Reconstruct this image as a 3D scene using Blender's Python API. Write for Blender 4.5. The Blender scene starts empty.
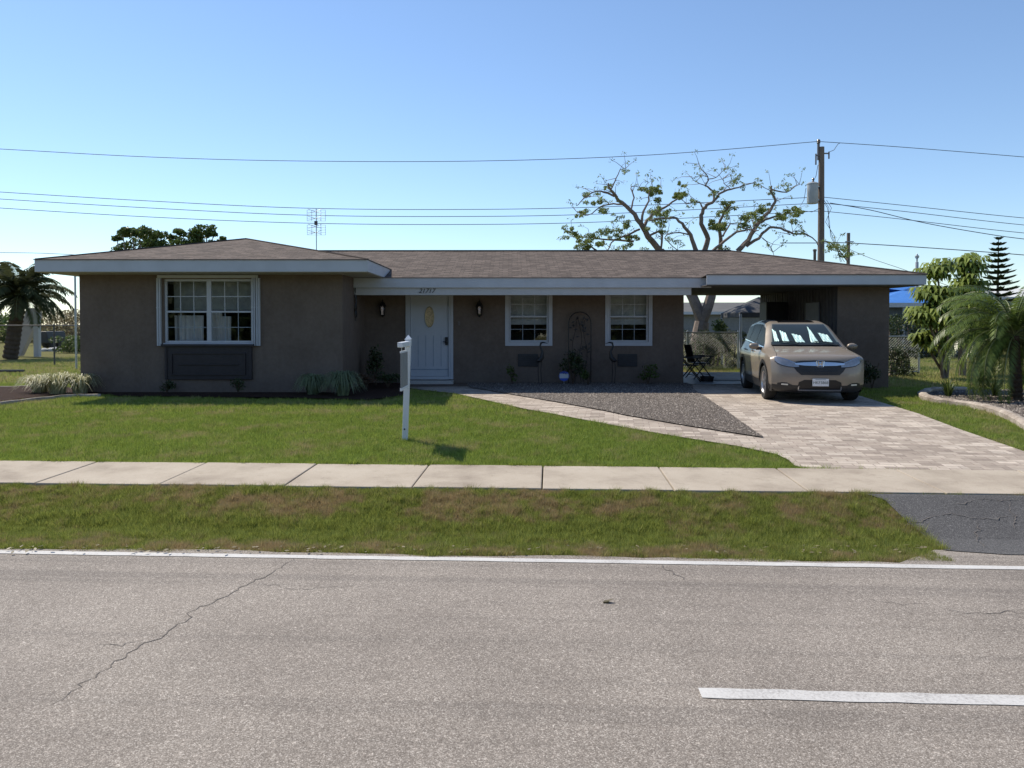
import bpy, bmesh, math, random
import numpy as np
from mathutils import Vector, Matrix
R = math.radians
random.seed(7); rng = np.random.default_rng(11)
scene = bpy.context.scene
COL = scene.collection

# ------------------------------------------------------------------ camera
F = 759.0; CX, CY = 512.0, 340.5; PITCH = R(1.4); H = 1.6
cam = bpy.data.cameras.new('camera'); cob = bpy.data.objects.new('camera', cam); COL.objects.link(cob)
cam.sensor_width = 36; cam.lens = F/1024*36; cam.shift_y = -43.5/1024
cam.clip_end = 2000; cam.clip_start = .05
cob.location = (0, 0, H); cob.rotation_euler = (R(90)-PITCH, 0, 0)
scene.camera = cob
cp, sp = math.cos(PITCH), math.sin(PITCH)
def ray(px, py):
    a = (px-CX)/F; b = (CY-py)/F
    return Vector((a, cp+b*sp, b*cp-sp))
def at(px, py, Y):
    d = ray(px, py); k = Y/d.y
    return Vector((d.x*k, Y, H+d.z*k))
T = .05; ct, st = math.cos(T), math.sin(T)
def rq(u, q, z=0.0): return Vector((u*ct+q*st, -u*st+q*ct, z))
def qof(x, y): return x*st+y*ct
ZP = [(-60, -.30), (6.22, -.30), (6.5, -.33), (6.9, -.34), (7.75, -.150), (7.84, -.145), (8.98, -.14), (9.12, -.13), (13.5, 0), (400, 0)]
def zg(x, y):
    q = x*st+y*ct
    return np.interp(q, [a for a, b in ZP], [b for a, b in ZP])
def G(px, py):
    d = ray(px, py); z = 0.0
    for _ in range(12):
        k = (H-z)/(-d.z); z = float(zg(d.x*k, d.y*k))
    return Vector((d.x*k, d.y*k, z))

# ------------------------------------------------------------------ materials
def nt(name):
    m = bpy.data.materials.new(name); m.use_nodes = True
    n = m.node_tree; b = n.nodes['Principled BSDF']
    return m, n, b
def N(n, t, **kw):
    x = n.nodes.new(t)
    for k, v in kw.items(): setattr(x, k, v)
    return x
def L(n, a, b): n.links.new(a, b)
def coords(n, uv=False, scale=(1, 1, 1), rot=(0, 0, 0)):
    if uv:
        c = N(n, 'ShaderNodeUVMap').outputs[0]
    else:
        c = N(n, 'ShaderNodeNewGeometry').outputs['Position']
    mp = N(n, 'ShaderNodeMapping'); mp.inputs['Scale'].default_value = scale; mp.inputs['Rotation'].default_value = rot
    L(n, c, mp.inputs['Vector']); return mp.outputs[0]
def noise(n, vec, scale, detail=4, rough=.6):
    x = N(n, 'ShaderNodeTexNoise'); x.inputs['Scale'].default_value = scale
    x.inputs['Detail'].default_value = detail; x.inputs['Roughness'].default_value = rough
    L(n, vec, x.inputs['Vector']); return x.outputs['Fac']
def ramp(n, fac, stops):
    r = N(n, 'ShaderNodeValToRGB'); e = r.color_ramp.elements
    while len(e) < len(stops): e.new(.5)
    for i, (p, c) in enumerate(stops): e[i].position = p; e[i].color = (*c, 1) if len(c) == 3 else c
    L(n, fac, r.inputs[0]); return r.outputs[0]
def mix(n, fac, a, b, blend='MIX'):
    x = N(n, 'ShaderNodeMix', data_type='RGBA', blend_type=blend)
    for s, v in ((0, fac), (6, a), (7, b)):
        if hasattr(v, 'links') or hasattr(v, 'is_linked'): L(n, v, x.inputs[s])
        else: x.inputs[s].default_value = v if s == 0 else (*v, 1)
    return x.outputs[2]
def bump(n, b, h, strength=.3, dist=.01):
    x = N(n, 'ShaderNodeBump'); x.inputs['Strength'].default_value = strength; x.inputs['Distance'].default_value = dist
    L(n, h, x.inputs['Height']); L(n, x.outputs[0], b.inputs['Normal'])
def sc(c, k): return tuple(min(1, v*k) for v in c)
_pm = {}
def plain(name, c, rough=.6, metal=0, var=.12, s=6, spec=.5, bmp=0, bs=40):
    if name in _pm: return _pm[name]
    m, n, b = nt(name); v = coords(n)
    f = noise(n, v, s)
    L(n, ramp(n, f, [(.3, sc(c, 1-var)), (.7, sc(c, 1+var))]), b.inputs['Base Color'])
    b.inputs['Roughness'].default_value = rough; b.inputs['Metallic'].default_value = metal
    b.inputs['Specular IOR Level'].default_value = spec
    if bmp: bump(n, b, noise(n, v, bs, 3), bmp, .01)
    _pm[name] = m; return m
def layered(name, stops, s1, s2, rough=.9, bmp=.5, bs=60, mixf=.5, spec=.2, dist=.01, rot=(0,0,0), scl=(1,1,1)):
    m, n, b = nt(name); v = coords(n, scale=scl, rot=rot)
    a = noise(n, v, s1, 3); c = noise(n, v, s2, 5, .7)
    x = N(n, 'ShaderNodeMix'); x.inputs[0].default_value = mixf; L(n, a, x.inputs[2]); L(n, c, x.inputs[3])
    L(n, ramp(n, x.outputs[0], stops), b.inputs['Base Color'])
    b.inputs['Roughness'].default_value = rough; b.inputs['Specular IOR Level'].default_value = spec
    if bmp: bump(n, b, noise(n, v, bs, 4, .7), bmp, dist)
    return m

M = {}
M['white'] = plain('white_paint', (.46, .48, .52), .45, var=.04)
M['fascia'] = plain('fascia_paint', (.47, .49, .52), .5, var=.07, s=2)
M['stucco'] = layered('taupe_stucco', [(.34, (.138, .107, .088)), (.66, (.188, .149, .124))], .7, 12, .95, .35, 45, .5, .1)
def streaks(m):
    n = m.node_tree; b = n.nodes['Principled BSDF']; l = b.inputs['Base Color'].links[0].from_socket
    v = coords(n, scale=(5, 5, .35)); f = noise(n, v, 1.3, 5, .7)
    f2 = noise(n, coords(n), 1.7, 5, .7)
    c = mix(n, .22, l, ramp(n, f, [(.36, (.78, .78, .78)), (.52, (1, 1, 1))]), 'MULTIPLY')
    c = mix(n, .35, c, ramp(n, f2, [(.36, (.80, .79, .78)), (.6, (1.08, 1.08, 1.08))]), 'MULTIPLY')
    L(n, c, b.inputs['Base Color'])
streaks(M['stucco'])
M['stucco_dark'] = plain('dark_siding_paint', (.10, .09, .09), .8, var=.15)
M['soffit'] = plain('soffit_paint', (.42, .40, .38), .8, var=.05)
M['brown'] = plain('dark_brown_wood', (.022, .017, .021), .55, var=.25, s=9)
M['black'] = plain('black_metal', (.012, .012, .014), .45, var=.2)
M['dark'] = plain('dark_cabinet_paint', (.03, .03, .034), .6, var=.2)
M['galv'] = plain('galvanised_steel', (.42, .44, .45), .4, .7, var=.12, s=20)
M['fencewire'] = plain('galvanised_wire', (.27, .28, .27), .45, .4, var=.1, s=20)
M['darkpost'] = plain('weathered_fence_post', (.12, .11, .10), .7, .2, var=.3)
M['wood'] = layered('weathered_pole_wood', [(.3, (.13, .10, .085)), (.7, (.25, .205, .175))], 2, 14, .9, .6, 30, .5, .1, .02, scl=(1, 1, .15))
M['transformer'] = plain('grey_enamel', (.36, .38, .40), .4, var=.1)
M['wire'] = plain('cable_insulation', (.05, .05, .055), .6)
M['ceramic'] = plain('brown_ceramic', (.12, .10, .10), .3)
M['concrete'] = layered('grey_concrete', [(.3, (.40, .39, .37)), (.7, (.52, .50, .47))], 1.2, 30, .9, .3, 90)
M['slab'] = layered('smooth_carport_concrete', [(.3, (.28, .30, .32)), (.7, (.38, .40, .42))], .8, 12, .4, .05, 40, .5, .6)
M['curb'] = layered('pale_kerb_concrete', [(.35, (.20, .16, .13)), (.62, (.48, .42, .36))], 3, 25, .9, .5, 60)
M['mulch'] = layered('brown_bark_mulch', [(.3, (.022, .014, .011)), (.55, (.055, .032, .024)), (.8, (.11, .07, .05))], 9, 60, .95, 1, 60, .6, .1, .03)
M['mulch_grey'] = layered('grey_brown_mulch', [(.3, (.04, .032, .03)), (.52, (.09, .07, .065)), (.75, (.26, .22, .20))], 8, 45, .95, 1, 50, .6, .1, .03)
M['bark'] = layered('grey_tree_bark', [(.3, (.15, .115, .095)), (.7, (.32, .26, .22))], 5, 30, .95, .7, 30, .5, .1, .02)
M['palmbark'] = layered('fibrous_palm_bark', [(.3, (.05, .035, .025)), (.7, (.14, .10, .07))], 8, 30, .95, 1, 25, .5, .1, .03)
M['blue'] = layered('blue_tarpaulin', [(.3, (.03, .14, .45)), (.7, (.06, .22, .60))], 1.5, 10, .45, .5, 4, .4, .5, .05)
M['curtain'] = layered('pale_curtain_cloth', [(.3, (.6, .55, .5)), (.7, (.85, .82, .78))], 6, 14, .9, .3, 20, .5, .1, scl=(1, 1, .1))
M['interior'] = plain('dim_interior_paint', (.12, .11, .10), .9)
M['oak'] = plain('warm_leaded_glass', (.55, .42, .24), .25, var=.4, s=30)
M['sea'] = plain('sage_canvas', (.07, .07, .075), .9)
M['number'] = plain('black_numerals', (.01, .01, .012), .4)
M['signblue'] = plain('blue_sign_enamel', (.03, .08, .42), .4)
M['markwhite'] = layered('worn_white_road_paint', [(.30, (.25, .235, .225)), (.47, (.50, .485, .47)), (.7, (.62, .61, .59))], 3, 55, .7, .5, 200, .6, .3, .003)
M['crack'] = plain('dark_crack', (.12, .105, .095), .9)
M['roofgrey'] = layered('grey_roof_felt', [(.3, (.10, .10, .10)), (.7, (.14, .14, .14))], 1, 8, .95, 0)
M['palewall'] = plain('pale_render', (.45, .45, .44), .9)
M['slant'] = plain('grey_beige_panel', (.42, .38, .36), .85)
M['towncar'] = plain('dark_blue_car_paint', (.02, .025, .03), .6)

def shingles():
    m, n, b = nt('brown_asphalt_shingles'); v = coords(n, True)
    br = N(n, 'ShaderNodeTexBrick'); L(n, v, br.inputs['Vector'])
    br.inputs['Scale'].default_value = 1; br.inputs['Brick Width'].default_value = .24; br.inputs['Row Height'].default_value = .14
    br.inputs['Mortar Size'].default_value = .012; br.inputs['Mortar Smooth'].default_value = .4; br.inputs['Bias'].default_value = 0
    br.inputs['Color1'].default_value = (.185, .155, .135, 1); br.inputs['Color2'].default_value = (.105, .088, .078, 1); br.inputs['Mortar'].default_value = (.09, .075, .067, 1); br.offset = .37; br.offset_frequency = 2
    g = noise(n, v, 90, 3, .8); g2 = noise(n, v, .6, 3)
    mpx = N(n, 'ShaderNodeMapping'); L(n, v, mpx.inputs[0]); mpx.inputs['Scale'].default_value = (2.1, 7.1, 1)
    g3 = noise(n, mpx.outputs[0], 1.6, 3, .8)
    c = mix(n, .55, br.outputs['Color'], ramp(n, g, [(.35, (.35, .35, .35)), (.65, (1, 1, 1))]), 'MULTIPLY')
    c = mix(n, .8, c, ramp(n, g3, [(.38, (.55, .53, .52)), (.62, (1.15, 1.12, 1.1))]), 'MULTIPLY')
    c = mix(n, .35, c, ramp(n, g2, [(.3, (.55, .55, .55)), (.7, (1, 1, 1))]), 'MULTIPLY')
    L(n, mix(n, 1.0, c, (1.25, 1.22, 1.22), 'MULTIPLY'), b.inputs['Base Color'])
    b.inputs['Roughness'].default_value = .95; b.inputs['Specular IOR Level'].default_value = .15
    bump(n, b, br.outputs['Fac'], -.5, .012); return m
M['shingle'] = shingles()
def pavers():
    m, n, b = nt('tumbled_pink_grey_pavers'); v = coords(n, rot=(0, 0, .14))
    def brick(w, h, off):
        br = N(n, 'ShaderNodeTexBrick'); L(n, v, br.inputs['Vector'])
        br.inputs['Scale'].default_value = 1; br.inputs['Brick Width'].default_value = w; br.inputs['Row Height'].default_value = h
        br.inputs['Mortar Size'].default_value = .006; br.inputs['Mortar Smooth'].default_value = .3; br.offset = off
        br.inputs['Color1'].default_value = (.55, .465, .385, 1); br.inputs['Color2'].default_value = (.27, .225, .185, 1); br.inputs['Mortar'].default_value = (.24, .19, .16, 1)
        return br
    a = brick(.24, .125, .37)
    # a second random shade per paver from a cell noise of the same size
    mp = N(n, 'ShaderNodeMapping'); L(n, v, mp.inputs[0]); mp.inputs['Scale'].default_value = (4.167, 8.0, 1)
    vo = N(n, 'ShaderNodeTexWhiteNoise'); fl = N(n, 'ShaderNodeVectorMath', operation='FLOOR'); L(n, mp.outputs[0], fl.inputs[0]); L(n, fl.outputs[0], vo.inputs['Vector'])
    c = mix(n, .5, a.outputs['Color'], ramp(n, vo.outputs['Value'], [(0, (.30, .25, .21)), (.55, (.50, .43, .355)), (1, (.76, .675, .575))]), 'MIX')
    c = mix(n, a.outputs['Fac'], c, (.27, .21, .18))
    c = mix(n, .5, c, ramp(n, noise(n, v, 14, 5, .7), [(.3, (.6, .6, .6)), (.7, (1, 1, 1))]), 'MULTIPLY')
    c = mix(n, .5, c, ramp(n, noise(n, v, 1.1, 3), [(.35, (.72, .70, .70)), (.65, (1, 1, 1))]), 'MULTIPLY')
    L(n, c, b.inputs['Base Color']); b.inputs['Roughness'].default_value = .85; b.inputs['Specular IOR Level'].default_value = .25
    bump(n, b, a.outputs['Fac'], -.5, .01); return m
M['paver'] = pavers()
def asphalt(name, lo, mid, hi, speck, streak=True):
    m, n, b = nt(name); v = coords(n, rot=(0, 0, T))
    vo = N(n, 'ShaderNodeTexVoronoi'); vo.inputs['Scale'].default_value = 165; L(n, v, vo.inputs['Vector'])
    cellc = N(n, 'ShaderNodeSeparateColor'); L(n, vo.outputs['Color'], cellc.inputs[0])
    stone = ramp(n, cellc.outputs[0], [(0, lo), (.45, mid), (.8, hi), (.93, speck)])
    edge = ramp(n, vo.outputs['Distance'], [(.3, (1, 1, 1)), (.75, (.5, .48, .47))])
    c = mix(n, .9, stone, edge, 'MULTIPLY')
    v2 = N(n, 'ShaderNodeTexVoronoi'); v2.inputs['Scale'].default_value = 75; L(n, v, v2.inputs['Vector'])
    s2 = N(n, 'ShaderNodeSeparateColor'); L(n, v2.outputs['Color'], s2.inputs[0])
    c = mix(n, .5, c, ramp(n, s2.outputs[1], [(0, (.7, .7, .7)), (.9, (1.0, 1.0, 1.0)), (1, (1.6, 1.6, 1.6))]), 'MULTIPLY')
    c = mix(n, .5, c, ramp(n, noise(n, v, .7, 5), [(.38, (.66, .65, .65)), (.6, (1, 1, 1))]), 'MULTIPLY')
    if streak:
        mp = N(n, 'ShaderNodeMapping'); L(n, v, mp.inputs[0]); mp.inputs['Scale'].default_value = (.03, 2.2, 1)
        c = mix(n, .6, c, ramp(n, noise(n, mp.outputs[0], 2.0, 3, .6), [(.36, (.66, .66, .67)), (.5, (.94, .94, .94)), (.7, (1, 1, 1))]), 'MULTIPLY')
    L(n, c, b.inputs['Base Color']); b.inputs['Roughness'].default_value = .85; b.inputs['Specular IOR Level'].default_value = .3
    bump(n, b, vo.outputs['Distance'], -.7, .006); return m
M['road'] = asphalt('old_pale_asphalt', (.265, .230, .198), (.335, .295, .257), (.40, .355, .31), (.56, .51, .455))
M['apron'] = asphalt('dark_patched_asphalt', (.075, .074, .074), (.105, .103, .105), (.14, .137, .138), (.22, .215, .21), False)
def sidewalk_mat():
    m, n, b = nt('pale_sidewalk_concrete'); v = coords(n)
    a = ramp(n, noise(n, v, 1.3, 5, .6), [(.3, (.30, .25, .20)), (.5, (.42, .36, .29)), (.7, (.47, .41, .335))])
    c = mix(n, .5, a, ramp(n, noise(n, v, 70, 3, .8), [(.3, (.72, .72, .72)), (.6, (1, 1, 1))]), 'MULTIPLY')
    c = mix(n, .5, c, ramp(n, noise(n, v, 5, 6, .8), [(.3, (.62, .60, .58)), (.45, (1, 1, 1))]), 'MULTIPLY')
    L(n, c, b.inputs['Base Color']); b.inputs['Roughness'].default_value = .9; b.inputs['Specular IOR Level'].default_value = .2
    bump(n, b, noise(n, v, 80, 4, .7), .35, .005); return m
M['sidewalk'] = sidewalk_mat()
def leafmat(name, lo, hi, trans=.35, rough=.5, spec=.4):
    m, n, b = nt(name)
    at_ = N(n, 'ShaderNodeAttribute', attribute_name='rnd')
    v = coords(n); f = noise(n, v, 1.2, 3)
    x = N(n, 'ShaderNodeMath', operation='ADD'); L(n, at_.outputs['Fac'], x.inputs[0]); L(n, f, x.inputs[1])
    y = N(n, 'ShaderNodeMath', operation='MULTIPLY'); L(n, x.outputs[0], y.inputs[0]); y.inputs[1].default_value = .55
    c = ramp(n, y.outputs[0], [(.2, lo), (.75, hi)])
    L(n, c, b.inputs['Base Color']); b.inputs['Roughness'].default_value = rough; b.inputs['Specular IOR Level'].default_value = spec
    tr = N(n, 'ShaderNodeBsdfTranslucent'); L(n, c, tr.inputs['Color'])
    ms = N(n, 'ShaderNodeMixShader'); ms.inputs[0].default_value = trans
    L(n, b.outputs[0], ms.inputs[1]); L(n, tr.outputs[0], ms.inputs[2]); L(n, ms.outputs[0], n.nodes['Material Output'].inputs['Surface'])
    return m
M['leaf'] = leafmat('mid_green_leaves', (.03, .055, .012), (.12, .17, .04))
M['leafdark'] = leafmat('dark_green_leaves', (.018, .032, .012), (.06, .085, .03), .25)
M['leafbright'] = leafmat('glossy_umbrella_leaves', (.06, .10, .015), (.36, .43, .10), .4, .35, .6)
M['frond'] = leafmat('palm_leaflets', (.035, .062, .013), (.16, .22, .05), .35, .35, .45)
M['varie'] = leafmat('cream_striped_blades', (.22, .24, .09), (.55, .52, .33), .3)
M['liriope'] = leafmat('grey_green_blades', (.11, .14, .08), (.28, .33, .18), .3)
M['dry'] = leafmat('dry_tan_foliage', (.12, .10, .05), (.28, .23, .13), .3)
M['sparse'] = leafmat('yellowing_green_leaves', (.07, .10, .025), (.25, .30, .08), .4)
def grassmat(name, g1, g2, brown, bshift, browncov):
    m, n, b = nt(name); v = coords(n)
    at_ = N(n, 'ShaderNodeAttribute', attribute_name='rnd'); dr = N(n, 'ShaderNodeAttribute', attribute_name='dry')
    c = ramp(n, at_.outputs['Fac'], [(0, g1), (.8, g2)])
    big = noise(n, v, bshift, 4, .65)
    a = N(n, 'ShaderNodeMath', operation='ADD'); L(n, big, a.inputs[0]); L(n, dr.outputs['Fac'], a.inputs[1])
    f = ramp(n, a.outputs[0], [(browncov, (0, 0, 0)), (min(1, browncov+.22), (1, 1, 1))])
    c = mix(n, f, c, brown)
    c = mix(n, .6, c, ramp(n, noise(n, v, 7, 3), [(.3, (.65, .65, .65)), (.6, (1, 1, 1))]), 'MULTIPLY')
    L(n, c, b.inputs['Base Color']); b.inputs['Roughness'].default_value = .6; b.inputs['Specular IOR Level'].default_value = .25
    tr = N(n, 'ShaderNodeBsdfTranslucent'); L(n, c, tr.inputs['Color'])
    ms = N(n, 'ShaderNodeMixShader'); ms.inputs[0].default_value = .4
    L(n, b.outputs[0], ms.inputs[1]); L(n, tr.outputs[0], ms.inputs[2]); L(n, ms.outputs[0], n.nodes['Material Output'].inputs['Surface'])
    return m
M['lawn'] = grassmat('lawn_blades', (.13, .20, .03), (.38, .46, .095), (.46, .39, .19), 1.3, .50)
M['verge'] = grassmat('verge_blades', (.09, .13, .02), (.42, .45, .11), (.42, .32, .17), 1.8, .49)
M['soil'] = layered('lawn_soil', [(.3, (.10, .11, .035)), (.55, (.16, .15, .06)), (.75, (.22, .17, .10))], 1.2, 25, 1, .8, 40, .5, .05, .02)
M['gravel'] = layered('dark_gravel', [(.3, (.05, .042, .037)), (.5, (.12, .10, .086)), (.72, (.24, .21, .18))], 14, 55, .95, 1, 45, .75, .1, .03)
def stonemat():
    m, n, b = nt('gravel_stones'); a = N(n, 'ShaderNodeAttribute', attribute_name='rnd')
    L(n, ramp(n, a.outputs['Fac'], [(0, (.06, .05, .044)), (.7, (.15, .127, .11)), (1, (.32, .28, .245))]), b.inputs['Base Color'])
    b.inputs['Roughness'].default_value = .9; return m
M['stone'] = stonemat()
def glass(name, tint, k=.06, dark=.0):
    m, n, b = nt(name)
    lw_ = N(n, 'ShaderNodeLayerWeight'); fr = N(n, 'ShaderNodeMath', operation='POWER'); fr.inputs[1].default_value = 4.0
    L(n, lw_.outputs['Facing'], fr.inputs[0]); lw_.inputs[0].default_value = .5
    g = N(n, 'ShaderNodeBsdfGlossy'); g.inputs['Roughness'].default_value = .02
    t = N(n, 'ShaderNodeBsdfTransparent'); t.inputs[0].default_value = (*tint, 1)
    ms = N(n, 'ShaderNodeMixShader'); mx = N(n, 'ShaderNodeMath', operation='ADD'); L(n, fr.outputs[0], mx.inputs[0]); mx.inputs[1].default_value = k
    L(n, mx.outputs[0], ms.inputs[0]); L(n, t.outputs[0], ms.inputs[1]); L(n, g.outputs[0], ms.inputs[2]); L(n, ms.outputs[0], n.nodes['Material Output'].inputs['Surface'])
    return m
M['glass'] = glass('window_glass', (.82, .85, .87), .10)
M['carglass'] = glass('tinted_car_glass', (.10, .11, .12), .04)
M['windscreen'] = glass('green_tinted_windscreen', (.86, .98, .95), .02)
def paint():
    m, n, b = nt('champagne_metallic_paint')
    b.inputs['Base Color'].default_value = (.27, .228, .185, 1); b.inputs['Metallic'].default_value = .2; b.inputs['Roughness'].default_value = .38
    b.inputs['Specular IOR Level'].default_value = .3; b.inputs['Coat Weight'].default_value = .4; b.inputs['Coat Roughness'].default_value = .04
    v = coords(n); f = noise(n, v, 900, 1); bump(n, b, f, .03, .001); return m
M['carpaint'] = paint()
M['plastic'] = plain('black_trim_plastic', (.018, .018, .02), .5, var=.1)
M['chrome'] = plain('chrome_trim', (.75, .76, .78), .15, 1, var=.03)
M['rubber'] = plain('tyre_rubber', (.018, .018, .018), .8)
M['alloy'] = plain('alloy_wheel', (.45, .45, .47), .3, .8, var=.05)
M['lens'] = plain('headlight_lens', (.30, .31, .33), .12, .5, var=.15, s=12)
M['foil'] = layered('silver_foil_sunshade', [(.3, (.86, .92, .90)), (.7, (.96, .98, .97))], 6, 20, .5, .6, 12, .5, .6, .02)
M['plate'] = plain('white_plate_enamel', (.72, .73, .74), .5, var=.03)
M['platetext'] = plain('dark_green_plate_text', (.05, .08, .07), .5)

# ------------------------------------------------------------------ mesh helpers
def wl(o):
    v = Vector((0, 0, 0))
    while o is not None: v += o.location; o = o.parent
    return v
def tag(o, label=None, cat=None, group=None, kind=None):
    if label: o['label'] = label
    if cat: o['category'] = cat
    if group: o['group'] = group
    if kind: o['kind'] = kind
    return o
def empty(name, loc, label, cat, group=None, rz=0):
    o = bpy.data.objects.new(name, None); COL.objects.link(o); o.location = loc; o.rotation_euler = (0, 0, rz)
    return tag(o, label, cat, group)
def rawobj(name, verts, faces, mats, parent=None, midx=None, smooth=False, attrs=None, auto=None, uv=False):
    me = bpy.data.meshes.new(name)
    off = wl(parent) if parent is not None else Vector((0, 0, 0))
    if isinstance(verts, np.ndarray):
        vv = verts - np.array(off); nf = faces.shape[0]; k = faces.shape[1]
        me.vertices.add(len(vv)); me.vertices.foreach_set('co', vv.astype(np.float32).ravel())
        me.loops.add(nf*k); me.loops.foreach_set('vertex_index', faces.astype(np.int32).ravel())
        me.polygons.add(nf); me.polygons.foreach_set('loop_start', np.arange(0, nf*k, k, dtype=np.int32))
        me.update(calc_edges=True); me.validate()
    else:
        me.from_pydata([tuple(Vector(v)-off) for v in verts], [], faces); me.update()
    if not isinstance(mats, (list, tuple)): mats = [mats]
    for m in mats: me.materials.append(m)
    if midx is not None: me.polygons.foreach_set('material_index', midx)
    if attrs:
        for a, d in attrs.items():
            x = me.attributes.new(a, 'FLOAT', 'FACE'); x.data.foreach_set('value', np.asarray(d, dtype=np.float32))
    if uv:
        ul = me.uv_layers.new(name='UVMap')
        for p in me.polygons:
            nn = p.normal
            h = Vector((-nn.y, nn.x, 0))
            h = h.normalized() if h.length > 1e-3 else Vector((1, 0, 0))
            w = nn.cross(h)
            for li in p.loop_indices:
                c = me.vertices[me.loops[li].vertex_index].co
                ul.data[li].uv = (c.dot(h), c.dot(w))
    if smooth:
        me.polygons.foreach_set('use_smooth', [True]*len(me.polygons))
        if auto is not None: me.set_sharp_from_angle(angle=auto)
    o = bpy.data.objects.new(name, me); COL.objects.link(o)
    if parent is not None: o.parent = parent
    return o
class MB:
    def __init__(s): s.v = []; s.f = []; s.mi = []; s.cur = 0
    def add(s, vs, fs):
        n = len(s.v); s.v += [Vector(v) for v in vs]; s.f += [[i+n for i in f] for f in fs]; s.mi += [s.cur]*len(fs); return s
    def box(s, x0, x1, y0, y1, z0, z1):
        v = [(x, y, z) for z in (z0, z1) for y in (y0, y1) for x in (x0, x1)]
        return s.add(v, [[0, 2, 3, 1], [4, 5, 7, 6], [0, 1, 5, 4], [2, 6, 7, 3], [0, 4, 6, 2], [1, 3, 7, 5]])
    def obox(s, c, ax, ay, az):      # oriented box: centre and three half-axis vectors
        c = Vector(c); ax, ay, az = Vector(ax), Vector(ay), Vector(az)
        v = [c+i*ax+j*ay+k*az for k in (-1, 1) for j in (-1, 1) for i in (-1, 1)]
        return s.add(v, [[0, 2, 3, 1], [4, 5, 7, 6], [0, 1, 5, 4], [2, 6, 7, 3], [0, 4, 6, 2], [1, 3, 7, 5]])
    def quad(s, *p): return s.add(p, [list(range(len(p)))])
    def tube(s, pts, r, n=8, cap=True):
        pts = [Vector(p) for p in pts]
        rs = r if isinstance(r, (list, tuple)) else [r]*len(pts)
        rings = []; prev = None
        for i, p in enumerate(pts):
            t = (pts[min(i+1, len(pts)-1)]-pts[max(i-1, 0)])
            t = t.normalized() if t.length > 1e-9 else Vector((0, 0, 1))
            if prev is None:
                a = Vector((0, 0, 1)) if abs(t.z) < .9 else Vector((1, 0, 0)); u = t.cross(a).normalized()
            else:
                u = prev - t*prev.dot(t); u = u.normalized() if u.length > 1e-6 else t.orthogonal().normalized()
            prev = u; w = t.cross(u)
            rings.append([p+(u*math.cos(2*math.pi*k/n)+w*math.sin(2*math.pi*k/n))*rs[i] for k in range(n)])
        vs = [v for rg in rings for v in rg]; fs = []
        for i in range(len(pts)-1):
            for k in range(n):
                a = i*n+k; b = i*n+(k+1) % n; fs.append([a, b, b+n, a+n])
        if cap: fs.append(list(range(n-1, -1, -1))); fs.append([len(vs)-n+k for k in range(n)])
        return s.add(vs, fs)
    def prism(s, poly, d):           # polygon (3D points) extruded by vector d
        n = len(poly); d = Vector(d); vs = [Vector(p) for p in poly]+[Vector(p)+d for p in poly]
        fs = [list(range(n)), list(range(2*n-1, n-1, -1))]+[[i, i+n, (i+1) % n+n, (i+1) % n] for i in range(n)]
        return s.add(vs, fs)
    def lathe(s, c, prof, n=20, axis='z'):
        vs = []; c = Vector(c)
        for (r, h) in prof:
            for k in range(n):
                a = 2*math.pi*k/n
                p = (r*math.cos(a), r*math.sin(a), h)
                if axis == 'x': p = (h, p[0], p[1])
                if axis == 'y': p = (p[0], h, p[1])
                vs.append(c+Vector(p))
        fs = []
        for i in range(len(prof)-1):
            for k in range(n):
                a = i*n+k; b = i*n+(k+1) % n; fs.append([a, b, b+n, a+n])
        return s.add(vs, fs)
    def grid(s, fn, us, vs_):
        pts = [fn(u, v) for u in us for v in vs_]; m = len(vs_)
        return s.add(pts, [[i*m+j, (i+1)*m+j, (i+1)*m+j+1, i*m+j+1] for i in range(len(us)-1) for j in range(m-1)])
    def build(s, name, mats, parent=None, smooth=False, auto=R(35), uv=False, bevel=0, fix=True):
        o = rawobj(name, s.v, s.f, mats, parent, s.mi, smooth, uv=False)
        if fix:
            bm = bmesh.new(); bm.from_mesh(o.data); bmesh.ops.recalc_face_normals(bm, faces=bm.faces[:]); bm.to_mesh(o.data); bm.free()
        if uv:
            me = o.data; ul = me.uv_layers.new(name='UVMap')
            for p in me.polygons:
                nn = p.normal; h = Vector((-nn.y, nn.x, 0)); h = h.normalized() if h.length > 1e-3 else Vector((1, 0, 0)); w = nn.cross(h)
                if abs(h.x) > .9: h = Vector((1, 0, 0)); w = Vector((0, 1.03, 0))
                for li in p.loop_indices:
                    c = me.vertices[me.loops[li].vertex_index].co; ul.data[li].uv = (c.dot(h), c.dot(w))
        if smooth and auto is not None: o.data.set_sharp_from_angle(angle=auto)
        if bevel:
            b = o.modifiers.new('bevel', 'BEVEL'); b.width = bevel; b.segments = 2; b.limit_method = 'ANGLE'
        return o
def inpoly(x, y, poly):
    c = np.zeros(x.shape, bool); n = len(poly); j = n-1
    for i in range(n):
        xi, yi = poly[i][0], poly[i][1]; xj, yj = poly[j][0], poly[j][1]
        cond = ((yi > y) != (yj > y)) & (x < (xj-xi)*(y-yi)/((yj-yi) if abs(yj-yi) > 1e-9 else 1e-9)+xi)
        c ^= cond; j = i
    return c
def copy_tree(o, parent=None):
    c = o.copy(); COL.objects.link(c); c.parent = parent
    for ch in list(o.children): copy_tree(ch, c)
    return c

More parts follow.
